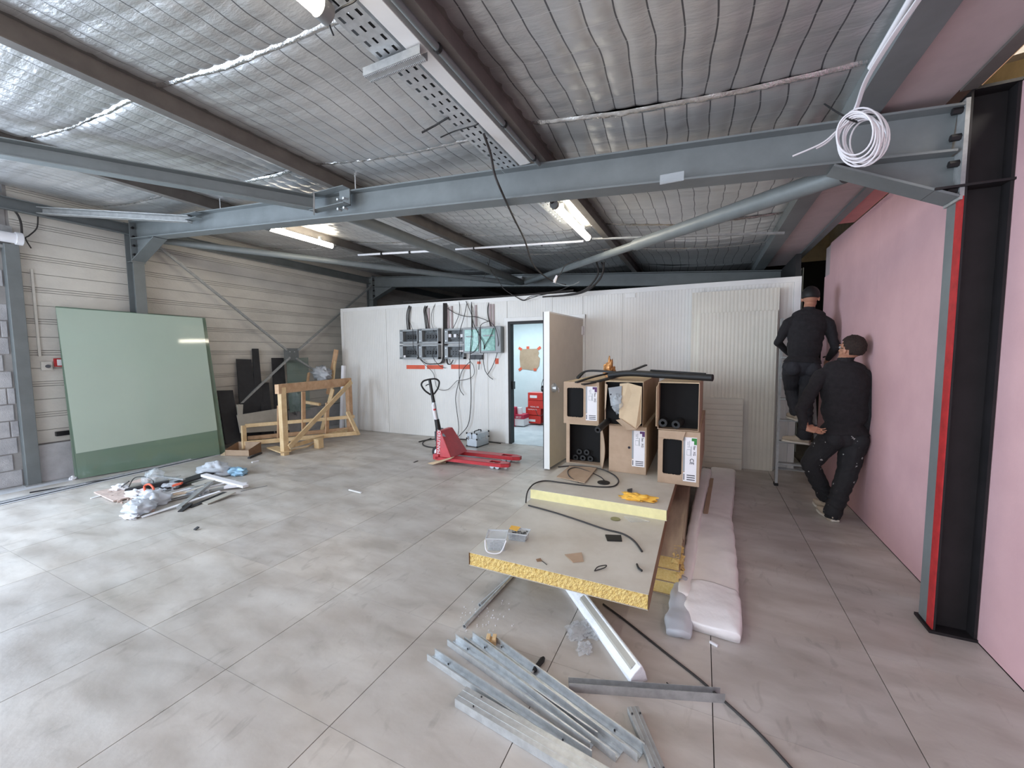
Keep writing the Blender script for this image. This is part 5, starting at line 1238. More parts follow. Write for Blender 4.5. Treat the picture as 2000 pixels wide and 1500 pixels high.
        q = crumple((x0+.36*w_, fy-.05, z0+.24*h_), (.05,.03,.09), 77, .4, 22, 16, 3, False); q = T(q)
        part('crumpled_film', q, M['clear_plastic'], t, smooth=179)
    elif variant == 'open':
        for (p0_, p1_, d_) in (((x0, z0), (x0, z1), -.04),):
            part('folded_flap', T(MB().slab([(x0, fy, z0+.02), (x0-.012, fy-.03, z0+.03), (x0-.012, fy-.03, z1-.04), (x0, fy, z1-.02)], .004, (1,0,0))), M['cardlight'], t)
    elif variant == 'open_rightflap':
        pts = []
        mb = MB()
        def fn(a_, b_): return Vector((x1+.002+.035*math.sin(a_*math.pi*.9)*(0+b_*1.0)+ .02*b_, fy-.09*b_, z1-(z1-z0)*a_))
        mb.grid(fn, 10, 4); o = part('folded_flap', T(mb), M[m], t); sm_ = o.modifiers.new('s', 'SOLIDIFY'); sm_.thickness = .005
        part('left_strip', T(MB().box(x0, x0+.10*w_, fy, fy+.005, z0, z1)), M[m], t)
    return t, (x0, x1, z0, z1)
ZT = .453
t, r1_ = carton(1106, 831, 1174, 905, 4.03, 'lower left carton of the six, open and dark inside with its flap bent out right', 'open_rightflap', zb=ZT)
t, r2_ = carton(1189, 835, 1263, 918, 3.89, 'lower middle carton, closed front with a white label and a small round hole', 'closed_label', zb=ZT)
t, r3_ = carton(1284, 845, 1368, 934, 3.72, 'lower right carton overhanging the stack, label with a green corner and CE mark', 'hole_label_ce', zb=ZT, yaw=-.03)
t, r4_ = carton(1101, 747, 1170, 829, 4.02, 'upper left carton with a torn rectangular hole and a white label', 'hole_label', zb=r1_[3]+.002)
t, r5_ = carton(1181, 746, 1257, 832, 3.90, 'upper middle carton with a torn kraft flap and plastic film hanging out', 'torn', zb=r2_[3]+.002)
t, r6_ = carton(1284, 748, 1367, 843, 3.74, 'upper right carton, wide open and dark with black foam tubes inside', 'open', zb=r3_[3]+.002, yaw=-.02)
# foam tubes inside the open cartons
def ftube(p0, p1, r, lab):
    return solo('foam_tube', MB().pipe(p0, p1, r, r*.45, 16), M['black_rubber'], lab, 'pipe insulation', smooth=1)
z6 = r6_[2]+.006
ftube((r6_[0]+.045, 3.72, z6+.055), (r6_[0]+.05, 3.835, z6+.055), .036, 'black foam tube at the left inside the upper right carton')
ftube((r6_[0]+.15, 3.73, z6+.045), (r6_[0]+.18, 3.835, z6+.060), .036, 'black foam tube lying diagonally inside the upper right carton')
ftube((r5_[0]-.012, 3.66, r5_[2]-.015), (r5_[0]+.03, 3.925, r5_[2]+.035), .030, 'black foam tube poking down between the left and middle cartons')
z1_ = r1_[2]+.008
for k, (dx_, dz_) in enumerate(((.08,.035),(.16,.035),(.24,.035),(.12,.10),(.20,.10))):
    o = ftube((r1_[0]+dx_, 4.10, z1_+dz_), (r1_[0]+dx_, 4.125, z1_+dz_), .030, ('bottom left','bottom middle','bottom right','top left','top right')[k]+' foam tube inside the lower left carton'); o['group'] = 'foam tubes in the lower left carton'
# things on top of the cartons
zc_ = max(r4_[3], r5_[3])+.002
def topP(u, v, z): return F(u, v, z)
def flat_strip(pts, wd, th, lab, m='black_rubber'):
    mb = MB(); pts = spline(pts, 6); n = len(pts); vs = []
    for i, p in enumerate(pts):
        d = (pts[min(i+1,n-1)]-pts[max(i-1,0)]).normalized(); s = d.cross(Vector((0,0,1))).normalized()
        for a_, z_ in ((-1,0),(1,0),(1,1),(-1,1)): vs.append(p+s*a_*wd/2+Vector((0,0,z_*th)))
    fs = [(i*4+k, i*4+(k+1) % 4, (i+1)*4+(k+1) % 4, (i+1)*4+k) for i in range(n-1) for k in range(4)]+[(3,2,1,0),((n-1)*4,(n-1)*4+1,(n-1)*4+2,(n-1)*4+3)]
    mb.add(vs, fs); return solo('foam_sheet', mb, M[m], lab, 'pipe insulation', smooth=30)
def at_y(u, v, y): return P(u, v, 1, y)
flat_strip([at_y(1128,740,4.2), at_y(1145,727,4.25), at_y(1180,727,4.25), at_y(1215,731,4.2)], .07, .02, 'bent black foam strip curving over the upper left carton')
flat_strip([at_y(1138,752,3.98), at_y(1175,744,4.1), at_y(1215,732,4.25), at_y(1262,714,4.35)], .09, .012, 'long black foam strip slanting up to the right over the cartons')
flat_strip([at_y(1125,748,4.0), at_y(1160,737,4.15), at_y(1200,728,4.3)], .05, .012, 'short grey-black foam strip on the left carton lid')
solo('foam_tube', MB().tube(spline([at_y(1190,733,4.2), at_y(1230,729,4.1), at_y(1300,733,3.95), at_y(1392,738,3.8)]), .030, 12), M['black_rubber'], 'long black foam tube resting across the middle and right cartons', 'pipe insulation', smooth=1)
solo('foam_tube', MB().tube([at_y(1271,724,4.2), at_y(1378,731,3.95)], .012, 8), M['black_plastic'], 'thin black rod lying above the long foam tube', 'pipe insulation', smooth=1)
q = at_y(1191, 722, 4.4)
solo('paper_bag', crumple((q.x, q.y, zc_), (.055,.05,.13), 88, .5, 30, 22, 2.4), M['bronze'], 'crumpled bronze-brown paper bag standing on the cartons', 'bag', smooth=60)
# ================================================================ small things on the table
def fcab(pts, r, lab, m='lead', name='cable', cat='cable'):
    return solo(name, MB().tube(spline([F(u, v, z+r) for u, v, z in pts], 8), r, 8), M[m], lab, cat, smooth=1)
def flat(px, z, th, lab, m, name='scrap', cat='scrap', lift=None):
    pts = [F(u, v, z+.0008+(lift[i] if lift else 0)) for i, (u, v) in enumerate(px)]
    return solo(name, MB().slab(pts, th, (0,0,1)), M[m], lab, cat)
z2, z1 = .4525, .3705
flat([(1087,932),(1112,911),(1166,914),(1142,944)], z2, .006, 'brown cardboard piece lying under the cable loop', 'card', 'cardboard_piece', 'cardboard', [0,.0,.012,.010])
fcab([(1090,912,z2),(1120,910,z2),(1165,914,z2+.01),(1195,925,z2),(1208,938,z2),(1200,949,z2),(1175,951,z2),(1140,948,z2),(1100,943,z2),(1065,939,z2),(1045,944,z2),(1034,954,z2-.002),(1029,965,z2-.03),(1027,982,z1)], .006, 'black cable looping over the upper panel and down its left edge')
fcab([(1130,942,z2),(1112,930,z2+.01),(1110,918,z2+.01),(1125,913,z2+.01),(1150,921,z2+.01),(1172,931,z2),(1180,938,z2)], .0045, 'thin cable ring on the cardboard piece')
q = F(1179, 943, z2+.001); solo('black_disc', MB().tube([q, q+Vector((0,0,.006))], .055, 26), M['black_rubber'], 'thin black grinding disc beside the cable loop', 'disc', smooth=1)
q = F(1248, 976, z2)
bag = crumple((q.x, q.y, z2), (.135,.05,.028), 63, .45, 34, 20, 2.6)
solo('yellow_bag', bag, M['yellow'], 'crumpled yellow plastic bag near the right side of the upper panel', 'bag', smooth=60)
flat([(1225,958),(1235,956),(1234,964),(1226,965)], z2, .012, 'small dark crumb behind the yellow bag', 'black_board')
flat([(1272,977),(1280,976),(1279,979),(1273,981)], z2, .006, 'tiny dark chip to the right of the yellow bag', 'black_board')
fcab([(1032,987,z1),(1080,1000,z1),(1130,1016,z1),(1180,1033,z1),(1215,1042,z1),(1238,1056,z1),(1254,1077,z1)], .006, 'long thin dark hose lying diagonally across the table top')
q = F(1202, 1014, z1+.001); solo('glass_dish', MB().tube([q, q+Vector((0,0,.004))], .035, 22), M['green_glassy'] if 'green_glassy' in M else M.setdefault('green_glassy', mat('olive_plastic_lid', (122,120,84), .3, var=.2, scale=40)), 'round olive lid on the table just below the upper panel', 'lid', smooth=1)
flat([(1218,1009),(1240,1010),(1270,1019),(1232,1020)], z1, .004, 'flat translucent scrap with a dark edge right of the round lid', 'film')
q = F(1231, 1003, z1); solo('glass_dish', crumple((q.x,q.y,z1), (.03,.02,.012), 4, .4, 14, 9), M['clear_plastic'], 'little clear plastic lump at the foot of the upper panel', 'scrap', smooth=60)
flat([(1182,1046),(1213,1047),(1215,1058),(1186,1057)], z1, .008, 'small black rectangular foam piece on the table', 'black_rubber', 'foam_piece', 'foam')
flat([(1103,1084),(1136,1080),(1140,1097),(1119,1099)], z1, .004, 'brown cardboard scrap in the middle of the table front', 'card', 'cardboard_piece', 'cardboard')
flat([(1047,1093),(1056,1091),(1058,1096),(1049,1097)], z1, .004, 'little brown cardboard flap left of the bigger scrap', 'card_d', 'cardboard_piece', 'cardboard')
fcab([(1055,1093,z1),(1062,1098,z1),(1068,1103,z1)], .002, 'tiny wire end beside the little brown flap')
fcab([(1161,1115,z1),(1168,1107,z1+.01),(1184,1104,z1+.01),(1180,1109,z1+.005),(1161,1115,z1)], .003, 'small folded strip near the front edge of the table')
fcab([(1244,1102,z1),(1247,1109,z1+.004),(1254,1115,z1)], .006, 'short black curved offcut near the right front of the table', 'black_rubber')
# plastic tubs
def tub(cu, cv, sx, sy, h, yaw, lab, m, fill):
    q = F(cu, cv, z1+.001); R = rotz(yaw)
    t = thing('plastic_tub', lab, 'tub', tuple(q))
    def ring(k, z): return [q+R@Vector((a*sx/2*k, b*sy/2*k, z)) for a, b in ((-1,-1),(1,-1),(1,1),(-1,1))]
    def shell(k0, k1, z0, z1_):
        a = ring(k0, z0); b = ring(k1, z1_); a2 = ring(k0-.05, z0); b2 = ring(k1-.05, z1_)
        mb = MB().add(a+b+a2+b2, [(i,(i+1) % 4,4+(i+1) % 4,4+i) for i in range(4)]+[(8+(i+1) % 4,8+i,12+i,12+(i+1) % 4) for i in range(4)]+[(4+i,4+(i+1) % 4,12+(i+1) % 4,12+i) for i in range(4)]); return mb
    part('tub_wall', shell(.82, 1.0, .0, h), M[m], t)
    part('tub_bottom', MB().slab(ring(.82, 0.0), .003, (0,0,1)), M[m], t)
    part('rim', shell(1.0, 1.06, h-.008, h).add(ring(1.06,h-.008)+ring(1.0,h-.008), [(0,4,5,1),(1,5,6,2),(2,6,7,3),(3,7,4,0)]), M['clearrim'] if 'clearrim' in M else M.setdefault('clearrim', glass_mat('milky_plastic_rim', (222,226,228), .25, .75)), t)
    scr = MB()
    for k in range(90):
        c = q+R@Vector((random.uniform(-.38,.38)*sx, random.uniform(-.38,.38)*sy, .004+random.random()*h*fill))
        d = Vector((random.uniform(-1,1), random.uniform(-1,1), random.uniform(-.5,.5))).normalized()*.009
        scr.tube([c-d, c+d], .0018, 5)
    part('screws', scr, M['galvdull'] if fill < .5 else M['smoke'], t, kind='stuff')
    return t, q, R, ring
t, q, R, ring = tub(971, 1068, .125, .125, .085, .35, 'clear square plastic tub with screws and a white handle on the table', 'clear_plastic', .3)
rr = ring(1.06, .075)
part('handle', MB().tube(spline([rr[0], rr[0].lerp(rr[1],.2)+Vector((0,-.03,-.06)), rr[0].lerp(rr[1],.8)+Vector((0,-.03,-.065)), rr[1]]), .0035, 8), M['white'], t, smooth=1)
t, q, R, ring = tub(1013, 1052, .135, .09, .055, .12, 'low plastic tub full of dark screws behind the clear square one', 'clear_plastic', .75)
part('yellow_label', MB().slab([q+R@Vector((-.066,.0,.058)), q+R@Vector((-.005,-.02,.058)), q+R@Vector((.0,.045,.060)), q+R@Vector((-.066,.045,.062))], .002, (0,0,1)), M['yellow'], t, label='yellow paper label')
# ================================================================ bundles on the floor right of the table
def loft(cs, ws, hs, ex=.5, n=28, sub=8, wr=.008, seed=1, z0=None):
    cs = spline(cs, sub); m = len(cs)
    ks = [i*(len(ws)-1)/(m-1) for i in range(m)]
    li = lambda arr, k: arr[int(k)]+(arr[min(int(k)+1,len(arr)-1)]-arr[int(k)])*(k-int(k))
    vs = []
    for i, c in enumerate(cs):
        d = (cs[min(i+1,m-1)]-cs[max(i-1,0)]).normalized(); s = d.cross(Vector((0,0,1))).normalized()
        w_, h_ = li(ws, ks[i]), li(hs, ks[i])
        for k in range(n):
            th = 2*math.pi*k/n; ca, sa = math.cos(th), math.sin(th)
            a = math.copysign(abs(ca)**ex, ca)*w_/2; b = (math.copysign(abs(sa)**ex, sa)+1)*h_/2
            p = c+s*a+Vector((0,0,b))
            nn = noise.noise(Vector((p.x*9+seed, p.y*7, p.z*12)))+.6*noise.noise(Vector((p.x*22+seed, p.y*16, p.z*20)))
            p += (s*ca+Vector((0,0,sa)))*nn*wr
            p.z = max(p.z, .003); vs.append(p)
    fs = [(i*n+k, i*n+(k+1) % n, (i+1)*n+(k+1) % n, (i+1)*n+k) for i in range(m-1) for k in range(n)]+[tuple(range(n-1,-1,-1)), tuple((m-1)*n+k for k in range(n))]
    return MB().add(vs, fs)
cs = [F(1393,1230), F(1397,1190), F(1400,1120), F(1402,1055), F(1399,1010), F(1400,975), F(1406,940), F(1409,925)]
cs = [Vector((.092,2.64,0)), Vector((.10,2.85,0)), Vector((.115,3.3,0)), Vector((.135,3.9,0)), Vector((.155,4.2,0)), Vector((.19,4.6,0)), Vector((.235,5.2,0)), Vector((.27,5.75,0))]
solo('wrapped_bundle', loft(cs, [.26,.285,.30,.28,.25,.26,.27,.28], [.09,.108,.12,.12,.10,.11,.12,.12], .38, 36, 14, .009, 3), M['wrap'], 'wide long bundle in white foam wrap lying on the floor, rightmost beside the table', 'bundle', smooth=179)
solo('wrap_end', loft([Vector((.08,2.43,0)), Vector((.085,2.50,0)), Vector((.09,2.62,0)), Vector((.098,2.80,0))], [.285,.30,.305,.292], [.055,.085,.108,.118], .40, 40, 10, .011, 9), M['wrapgloss'] if 'wrapgloss' in M else M.setdefault('wrapgloss', mat('glossy_white_wrap', (240,238,238), .22, var=.04, bump=.3, bscale=18)), 'shiny folded plastic end of the wide white bundle', 'plastic', smooth=179)
cs = [Vector((-.125,2.62,0)), Vector((-.11,3.0,0)), Vector((-.085,3.6,0)), Vector((-.055,4.2,0)), Vector((-.02,4.8,0)), Vector((.02,5.4,0))]
solo('wrapped_bundle', loft([c+Vector((.05,0,0)) for c in cs], [.085,.09,.09,.10,.11,.12], [.10,.13,.15,.15,.16,.18], .5, 24, 10, .008, 5), M['wrap'], 'narrow wrapped bundle squeezed against the panel stack, its plastic end flaring', 'bundle', smooth=179)
solo('wrap_end', loft([Vector((-.085,2.33,0)), Vector((-.09,2.45,0)), Vector((-.10,2.62,0)), Vector((-.09,2.8,0))], [.13,.15,.10,.085], [.05,.07,.10,.12], .6, 26, 8, .018, 15), M['bagplastic'], 'flared milky plastic end of the narrow bundle', 'plastic', smooth=179)
solo('cardboard_profile', MB().bar(Vector((-.012,2.62,.05)), Vector((.075,4.15,.06)), .035, .09), M['paleboard'], 'long grey cardboard profile lying between the two wrapped bundles', 'profile', bevel=.004)
solo('cardboard_profile', MB().bar(Vector((.055,4.0,.09)), Vector((.13,5.2,.10)), .04, .05), M['card'], 'second cardboard profile behind the first, near the cartons', 'profile', bevel=.004)
# ================================================================ foreground floor
for (u0, v0, u1, v1, dz, lab) in ((907,1224,1000,1125,0,'long thin steel pipe under the table, the nearer of the two'), (937,1182,1005,1120,.0,'second thin steel pipe under the table, farther left')):
    a, b = F(u0, v0, .013), F(u1, v1, .013); b = a+(b-a)*2.2
    solo('steel_pipe', MB().pipe(a, b, .0125, .010, 12), M['galv'], lab, 'pipe', smooth=1)
def stud(u0, v0, u1, v1, label, wd=.062, h=.036, open_up=True, ext=1.0, m='galv', z=0.0, flip=False, holes=True):
    a, b = F(u0, v0, z+.001), F(u1, v1, z+.001); b = a+(b-a)*ext
    tt = .0016
    if open_up: pr = [(-wd/2,0),(wd/2,0),(wd/2,h),(wd/2-.006,h),(wd/2-.006,h-tt),(wd/2-tt,h-tt),(wd/2-tt,tt),(-wd/2+tt,tt),(-wd/2+tt,h-tt),(-wd/2+.006,h-tt),(-wd/2+.006,h),(-wd/2,h)]
    else: pr = [(-wd/2,0),(-wd/2+tt,0),(-wd/2+tt,h-tt),(wd/2-tt,h-tt),(wd/2-tt,0),(wd/2,0),(wd/2,h),(-wd/2,h)]
    t = thing('metal_stud', label, 'stud', tuple(a.lerp(b,.5)))
    chn = part('channel', MB().prof(pr, a, b), M[m], t)
    # stamped beads along the web
    bd = MB(); d = (b-a).normalized(); s = d.cross(Vector((0,0,1))).normalized()
    zz = tt if open_up else h
    for q in (-.2, .2): bd.bar(a+s*q*wd+Vector((0,0,zz)), b+s*q*wd+Vector((0,0,zz)), .004, .003)
    part('stamped_bead', bd, M[m], chn)
    if holes:
        Ls = (b-a).length
        for k in range(2):
            for sgn in (-1, 1):
                c = a+d*(Ls*(.12 if k == 0 else .86))+s*sgn*wd*.36+Vector((0,0,zz+.0015)); part('screw', MB().tube([c, c+Vector((0,0,.004))], .004, 8), M['smoke'], chn)
    return t
stud(947, 1249, 1252, 1478, 'galvanised stud farthest right of the five lying in the fan')
stud(915, 1250, 1210, 1478, 'galvanised stud second from the right in the fan')
stud(882, 1255, 1160, 1455, 'galvanised stud in the middle of the fan')
stud(842, 1284, 1150, 1492, 'galvanised stud second from the left in the fan', wd=.055)
stud(900, 1368, 1140, 1512, 'wide shiny galvanised stud nearest the camera, turned upside down', wd=.082, h=.04, open_up=False, ext=1.35)
a, b = F(1111, 1352), F(1416, 1374)
t = thing('steel_angle', 'single grey steel angle lying across the floor right of the studs', 'profile', tuple(a.lerp(b,.5)))
part('angle_body', MB().prof([(0,0),(.055,0),(.055,.002),(.002,.002),(.002,.045),(0,.045)], b, a), M['galvdull'], t)
part('front_flange', MB().prof([(.053,-.0),(.055,-.0),(.055,.030),(.053,.030)], b, a), M['galv'], t)
stud(1236, 1392, 1285, 1512, 'short steel channel pointing away near the bottom edge', wd=.05, h=.03, ext=1.2, open_up=False, m='galvdull')
# wooden block
q = F(960, 1256); R = rotz(.35)
t = thing('wood_block', 'small notched pine block behind the studs', 'block', tuple(q))
part('block_body', MB().obox(q+Vector((0,0,.012)), (.055,.042,.024), R).obox(q+R@Vector((-.017,0,.032)), (.021,.042,.018), R).obox(q+R@Vector((.017,0,.032)), (.021,.042,.018), R), M['pine'], t, bevel=.002)
# knife / tool handle
a, b = F(1042, 1311, .014), F(1062, 1285, .016)
t = thing('screwdriver', 'black screwdriver-like handle lying beside the studs', 'tool', tuple(F(1050,1300)))
part('grip', MB().tube([a, a.lerp(b,.2), a.lerp(b,.5), a.lerp(b,.85), b], [.008,.013,.012,.014,.009], 12), M['black_rubber'], t, smooth=1)
part('tip', MB().tube([a, a+(a-b)*.3], .005, 8), M['galvdull'], t)
# polystyrene wedge profile
ws = [F(1120,1165), F(1166,1162), F(1166,1163)]
n0, n1, n2 = F(1241,1337), F(1269,1328), F(1228,1320)
a = F(1250, 1334); b = F(1133, 1172); d = (b-a).normalized(); b = a+d*((b-a).length+.25)
pr = [(-.045,.0),(.05,0),(.052,.03),(.03,.055),(.0,.082),(-.012,.085),(-.03,.05)]
t = thing('foam_profile', 'long white polystyrene wedge sticking out from under the table', 'foam', tuple(a.lerp(b,.5)))
mb = MB().prof([(-x_, z_) for x_, z_ in pr][::-1], a, b)
part('profile_body', mb, M['polyfoam'], t, bevel=.004)
part('grey_side', MB().prof([(.008,.084),(-.028,.060),(-.034,.05),(-.03,.062)][::-1], a+d*.03+Vector((0,0,.001)), a+d*.62+Vector((0,0,.001))), M['paleboard'], t)
# clear plastic wrappers on the floor
for u, v, sx, sy, sd_, lab in ((1130,1235,.06,.09,31,'crumpled clear plastic wrapper left of the polystyrene wedge'), (1168,1232,.055,.08,37,'second clear wrapper touching the polystyrene wedge'), (1142,1268,.04,.05,44,'small clear wrapper nearest the camera among the three')):
    q = F(u, v); solo('plastic_wrapper', crumple((q.x,q.y,.002), (sx,sy,.012), sd_, .5, 28, 16, 3), M['film'], lab, 'plastic', smooth=60)
fcab([(1178,1180,0),(1225,1215,0),(1300,1275,0),(1360,1322,0),(1398,1355,0),(1440,1392,0),(1490,1440,0),(1545,1500,0),(1580,1540,0)], .006, 'long thin dark cable running diagonally over the floor to the bottom edge')
fcab([(1302,1333,0),(1308,1338,0),(1315,1342,0)], .0025, 'small dark nail on the floor right of the wedge', 'black_steel', 'nail', 'nail')
solo('chalk', MB().bar(F(1386,1253,.006), F(1402,1262,.006), .012, .012), M['white'], 'short white stick on the floor in front of the wide bundle', 'chalk', bevel=.002)
cr = MB()
for k in range(60):
    u = random.uniform(895, 1010); v = random.uniform(1170, 1235); q = F(u, v); s_ = random.uniform(.002, .006); cr.obox((q.x,q.y,s_/2), (s_,s_,s_), rotz(random.random()*3))
solo('crumbs', cr, M['white'], 'scattered white crumbs around the ends of the steel pipes', 'crumbs', kind='stuff')
solo('dark_scrap', MB().bar(F(808,903,.004), F(816,900,.004), .02, .006), M['black_board'], 'small dark scrap on the floor left of the pallet truck', 'scrap')
# ================================================================ ladder
fy = 5.78
t = thing('step_ladder', 'aluminium step ladder leaning at the end of the partition, a man standing on it', 'ladder', (1.03, fy, 0))
lx0, lx1 = F(1515, 947).x, F(1515, 947).x+.42
ly = F(1515, 947).y
topz = 2.02; ty = ly+.52
def stile(x, xt): return Vector((x, ly, 0)), Vector((xt, ty, topz))
s0 = stile(lx0, lx0+.07); s1 = stile(lx1, lx1-.06)
part('stile', MB().bar(*s0, .028, .065, (0,1,0)), M['galvdull'], t)
part('stile', MB().bar(*s1, .028, .065, (0,1,0)), M['galvdull'], t)
for k in range(1, 8):
    f_ = k*.255/topz
    a = s0[0].lerp(s0[1], f_); b = s1[0].lerp(s1[1], f_)
    part('step', MB().box(a.x, b.x, a.y-.04, a.y+.04, a.z-.012, a.z+.012), M['galvdull'], t, bevel=.003)
part('foot', MB().box(s0[0].x-.02, s0[0].x+.02, ly-.04, ly+.04, 0, .03), M['black_rubber'], t)
part('foot', MB().box(s1[0].x-.02, s1[0].x+.02, ly-.04, ly+.04, 0, .03), M['black_rubber'], t)
def step_pt(k): 
    f_ = k*.255/topz; return s0[0].lerp(s0[1], f_)
# ================================================================ people
def capsule(mb, a, b, ra, rb, n=14, sx=1.0, fw=None):
    a = Vector(a); b = Vector(b); d = b-a; L = d.length; d.normalize()
    k = 7; pts = []; rs = []
    for i in range(5): 
        t_ = math.pi/2*(1-i/5); pts.append(a-d*ra*math.sin(t_)); rs.append(max(.001, ra*math.cos(t_)))
    for i in range(k+1): pts.append(a.lerp(b, i/k)); rs.append(ra+(rb-ra)*i/k)
    for i in range(1, 6):
        t_ = math.pi/2*i/5; pts.append(b+d*rb*math.sin(t_)); rs.append(max(.001, rb*math.cos(t_)))
    mb.tube(pts, rs, n); return mb
def ellip(mb, c, r, R=None, n=20, m=14):
    s = MB().sph((0,0,0), 1, n, m); R = R or Matrix.Identity(3)
    mb.add([Vector(c)+R@Vector((p.x*r[0], p.y*r[1], p.z*r[2])) for p in s.v], s.f); return mb
def hand(mb, wrist, dirn, palmn, side, curl=.5, k=1.0):
    # dirn: forearm direction, palmn: palm normal, side: thumb side
    d = Vector(dirn).normalized(); nrm = Vector(palmn); nrm = (nrm-d*nrm.dot(d)).normalized(); s = Vector(side); s = (s-d*s.dot(d)-nrm*s.dot(nrm)).normalized()
    w_ = Vector(wrist)
    capsule(mb, w_-d*.02, w_+d*.02, .027, .027)
    for q in (-.030, -.010, .010, .030): capsule(mb, w_+d*.02+s*q*.6, w_+d*.085+s*q, .016, .0115, 10)
    for q, L in ((.033,.070),(.011,.080),(-.011,.075),(-.032,.060)):
        a = w_+d*.088+s*q; dir_ = d.copy(); seg = L*k/3; r_ = .0082
        for j in range(3):
            dir_ = (Matrix.Rotation(-curl*(.5+.35*j), 3, s) @ dir_) if True else dir_
            if dir_.dot(nrm) < 0 and j == 0: dir_ = (Matrix.Rotation(2*curl*.5, 3, s) @ dir_)
            b = a+dir_*seg*(1.35 if j == 0 else .9); capsule(mb, a, b, r_, r_*.92, 9); a = b; r_ *= .92
    a = w_+d*.025+s*.028; b = a+(d*.55+s*.75+nrm*.25).normalized()*.042; c = b+(d*.9+s*.3+nrm*.3).normalized()*.032
    capsule(mb, a, b, .0125, .0105, 9); capsule(mb, b, c, .0105, .009, 9)
def remesh(mb, name, voxel, it=6):
    me = mesh_of(name, mb, Vector((0,0,0))); o = bpy.data.objects.new(name, me); COL.objects.link(o)
    r = o.modifiers.new('r', 'REMESH'); r.mode = 'VOXEL'; r.voxel_size = voxel
    s = o.modifiers.new('s', 'SMOOTH'); s.factor = .5; s.iterations = it
    dg = bpy.context.evaluated_depsgraph_get(); ev = o.evaluated_get(dg)
    nm = bpy.data.meshes.new_from_object(ev); vs = [v.co.copy() for v in nm.vertices]; fs = [tuple(p.vertices) for p in nm.polygons]
    bpy.data.objects.remove(o); q = MB(); q.v = vs; q.f = fs; return q
def build_person(label, J, cfg, base):
    """J: dict of joint positions (world)"""
    V = {k: Vector(v) for k, v in J.items()}
    t = thing('person', label, 'person', base)
    mb = MB()
    up = (V['neck']-V['pelvis']).normalized(); lr = (V['shR']-V['shL']).normalized(); fwd = up.cross(lr).normalized()   # facing direction
    if cfg.get('flipf'): fwd = -fwd
    RT = Matrix((lr, fwd, up)).transposed()
    ch = V['pelvis'].lerp(V['neck'], .72); wa = V['pelvis'].lerp(V['neck'], .35)
    g = cfg.get('bulk', 1.0)
    ellip(mb, V['pelvis']+up*.03, (.172*g, .122*g, .15), RT); ellip(mb, wa, (.172*g, .125*g, .21), RT); ellip(mb, V['pelvis'].lerp(V['neck'], .55), (.180*g, .128*g, .20), RT); ellip(mb, ch, (.192*g, .130*g, .19), RT)
    ellip(mb, V['pelvis'].lerp(V['neck'], .90), (.165*g, .085*g, .085), RT)
    capsule(mb, ch+up*.07, V['neck']+up*.02, .085, .058)
    capsule(mb, V['neck'], V['head']-up*.02, .056, .052)
    for s in 'LR':
        capsule(mb, V['neck'].lerp(V['sh'+s], .35)-up*.02, V['sh'+s], .062, .062)
        capsule(mb, V['sh'+s], V['el'+s], .060*g, .046*g); capsule(mb, V['el'+s], V['wr'+s], .045*g, .031)
        hp = V['pelvis']+(lr if s == 'R' else -lr)*.088-up*.02
        capsule(mb, hp, V['kn'+s], .104*g, .076*g); capsule(mb, V['kn'+s], V['an'+s], .076*g, .066*g)
        # buttock
        ellip(mb, hp-fwd*.045+up*.0, (.088, .085, .10), RT)
        toe = V['to'+s]; capsule(mb, V['an'+s]-Vector((0,0,.03)), toe+Vector((0,0,.0)), .038, .03)
        wdir = (V['wr'+s]-V['el'+s]); hd = cfg.get('hd'+s)
        if hd: hand(mb, V['wr'+s]+wdir.normalized()*.01, hd[0] or wdir, hd[1], hd[2], hd[3])
        else: hand(mb, V['wr'+s]+wdir.normalized()*.01, wdir, -lr if s == 'R' else lr, fwd, .45)
    # head
    H = V['head']; f = Vector(cfg['face']).normalized(); hu = Vector(cfg.get('hup', (0,0,1))).normalized(); hu = (hu-f*f.dot(hu)).normalized(); hs = f.cross(hu).normalized()
    RH = Matrix((hs, f, hu)).transposed()
    ellip(mb, H+hu*.025-f*.012, (.076,.096,.098), RH, 24, 18); ellip(mb, H-hu*.045+f*.028, (.058,.068,.070), RH)
    capsule(mb, H+f*.082+hu*.012, H+f*.104-hu*.022, .010, .014, 10)                       # nose
    capsule(mb, H+f*.078-hu*.092+hs*.012, H+f*.078-hu*.092-hs*.012, .016, .016, 10)      # chin
    for s in (-1, 1):
        capsule(mb, H+f*.082-hu*.056-hs*.016*s, H+f*.085-hu*.056, .006, .007, 8)          # lips
        ellip(mb, H+hs*s*.079-f*.008-hu*.006, (.010,.020,.033), RH, 10, 8)                # ears
        capsule(mb, H+f*.084+hu*.036+hs*s*.014, H+f*.078+hu*.038+hs*s*.045, .008, .007, 8)# brow
    q = remesh(mb, 'tmp', .0048, 4)
    # clothing wrinkles
    hw = V['pelvis']+up*cfg.get('waist', .05)
    for i, p in enumerate(q.v):
        cloth = (p-V['head']).length > .19
        handd = min((p-V['wrL']).length, (p-V['wrR']).length)
        if cloth and handd > .10:
            k = noise.noise(Vector((p.x*7, p.y*7, p.z*11+cfg['seed'])))*.010+noise.noise(Vector((p.x*16, p.y*16, p.z*26+cfg['seed'])))*.005
            hh = (p-V['pelvis']).dot(up)-cfg.get('waist', .05)
            if 0 < hh < .09: k += .015*(1-hh/.09)
            for s in 'LR':
                zz = p.z-V['an'+s].z
                if (p-V['an'+s]).length < .32 and zz > -.03: k += .007*math.sin(zz*95+3*noise.noise(p*9))*(1-max(zz,0)/.32)
            rad = (p-V['pelvis']); q.v[i] = p+Vector((rad.x, rad.y, 0)).normalized()*k
    base_v = WL[t.name]
    me = mesh_of('body', q, base_v); o = bpy.data.objects.new('body', me); COL.objects.link(o); o.parent = t; WL[o.name] = base_v
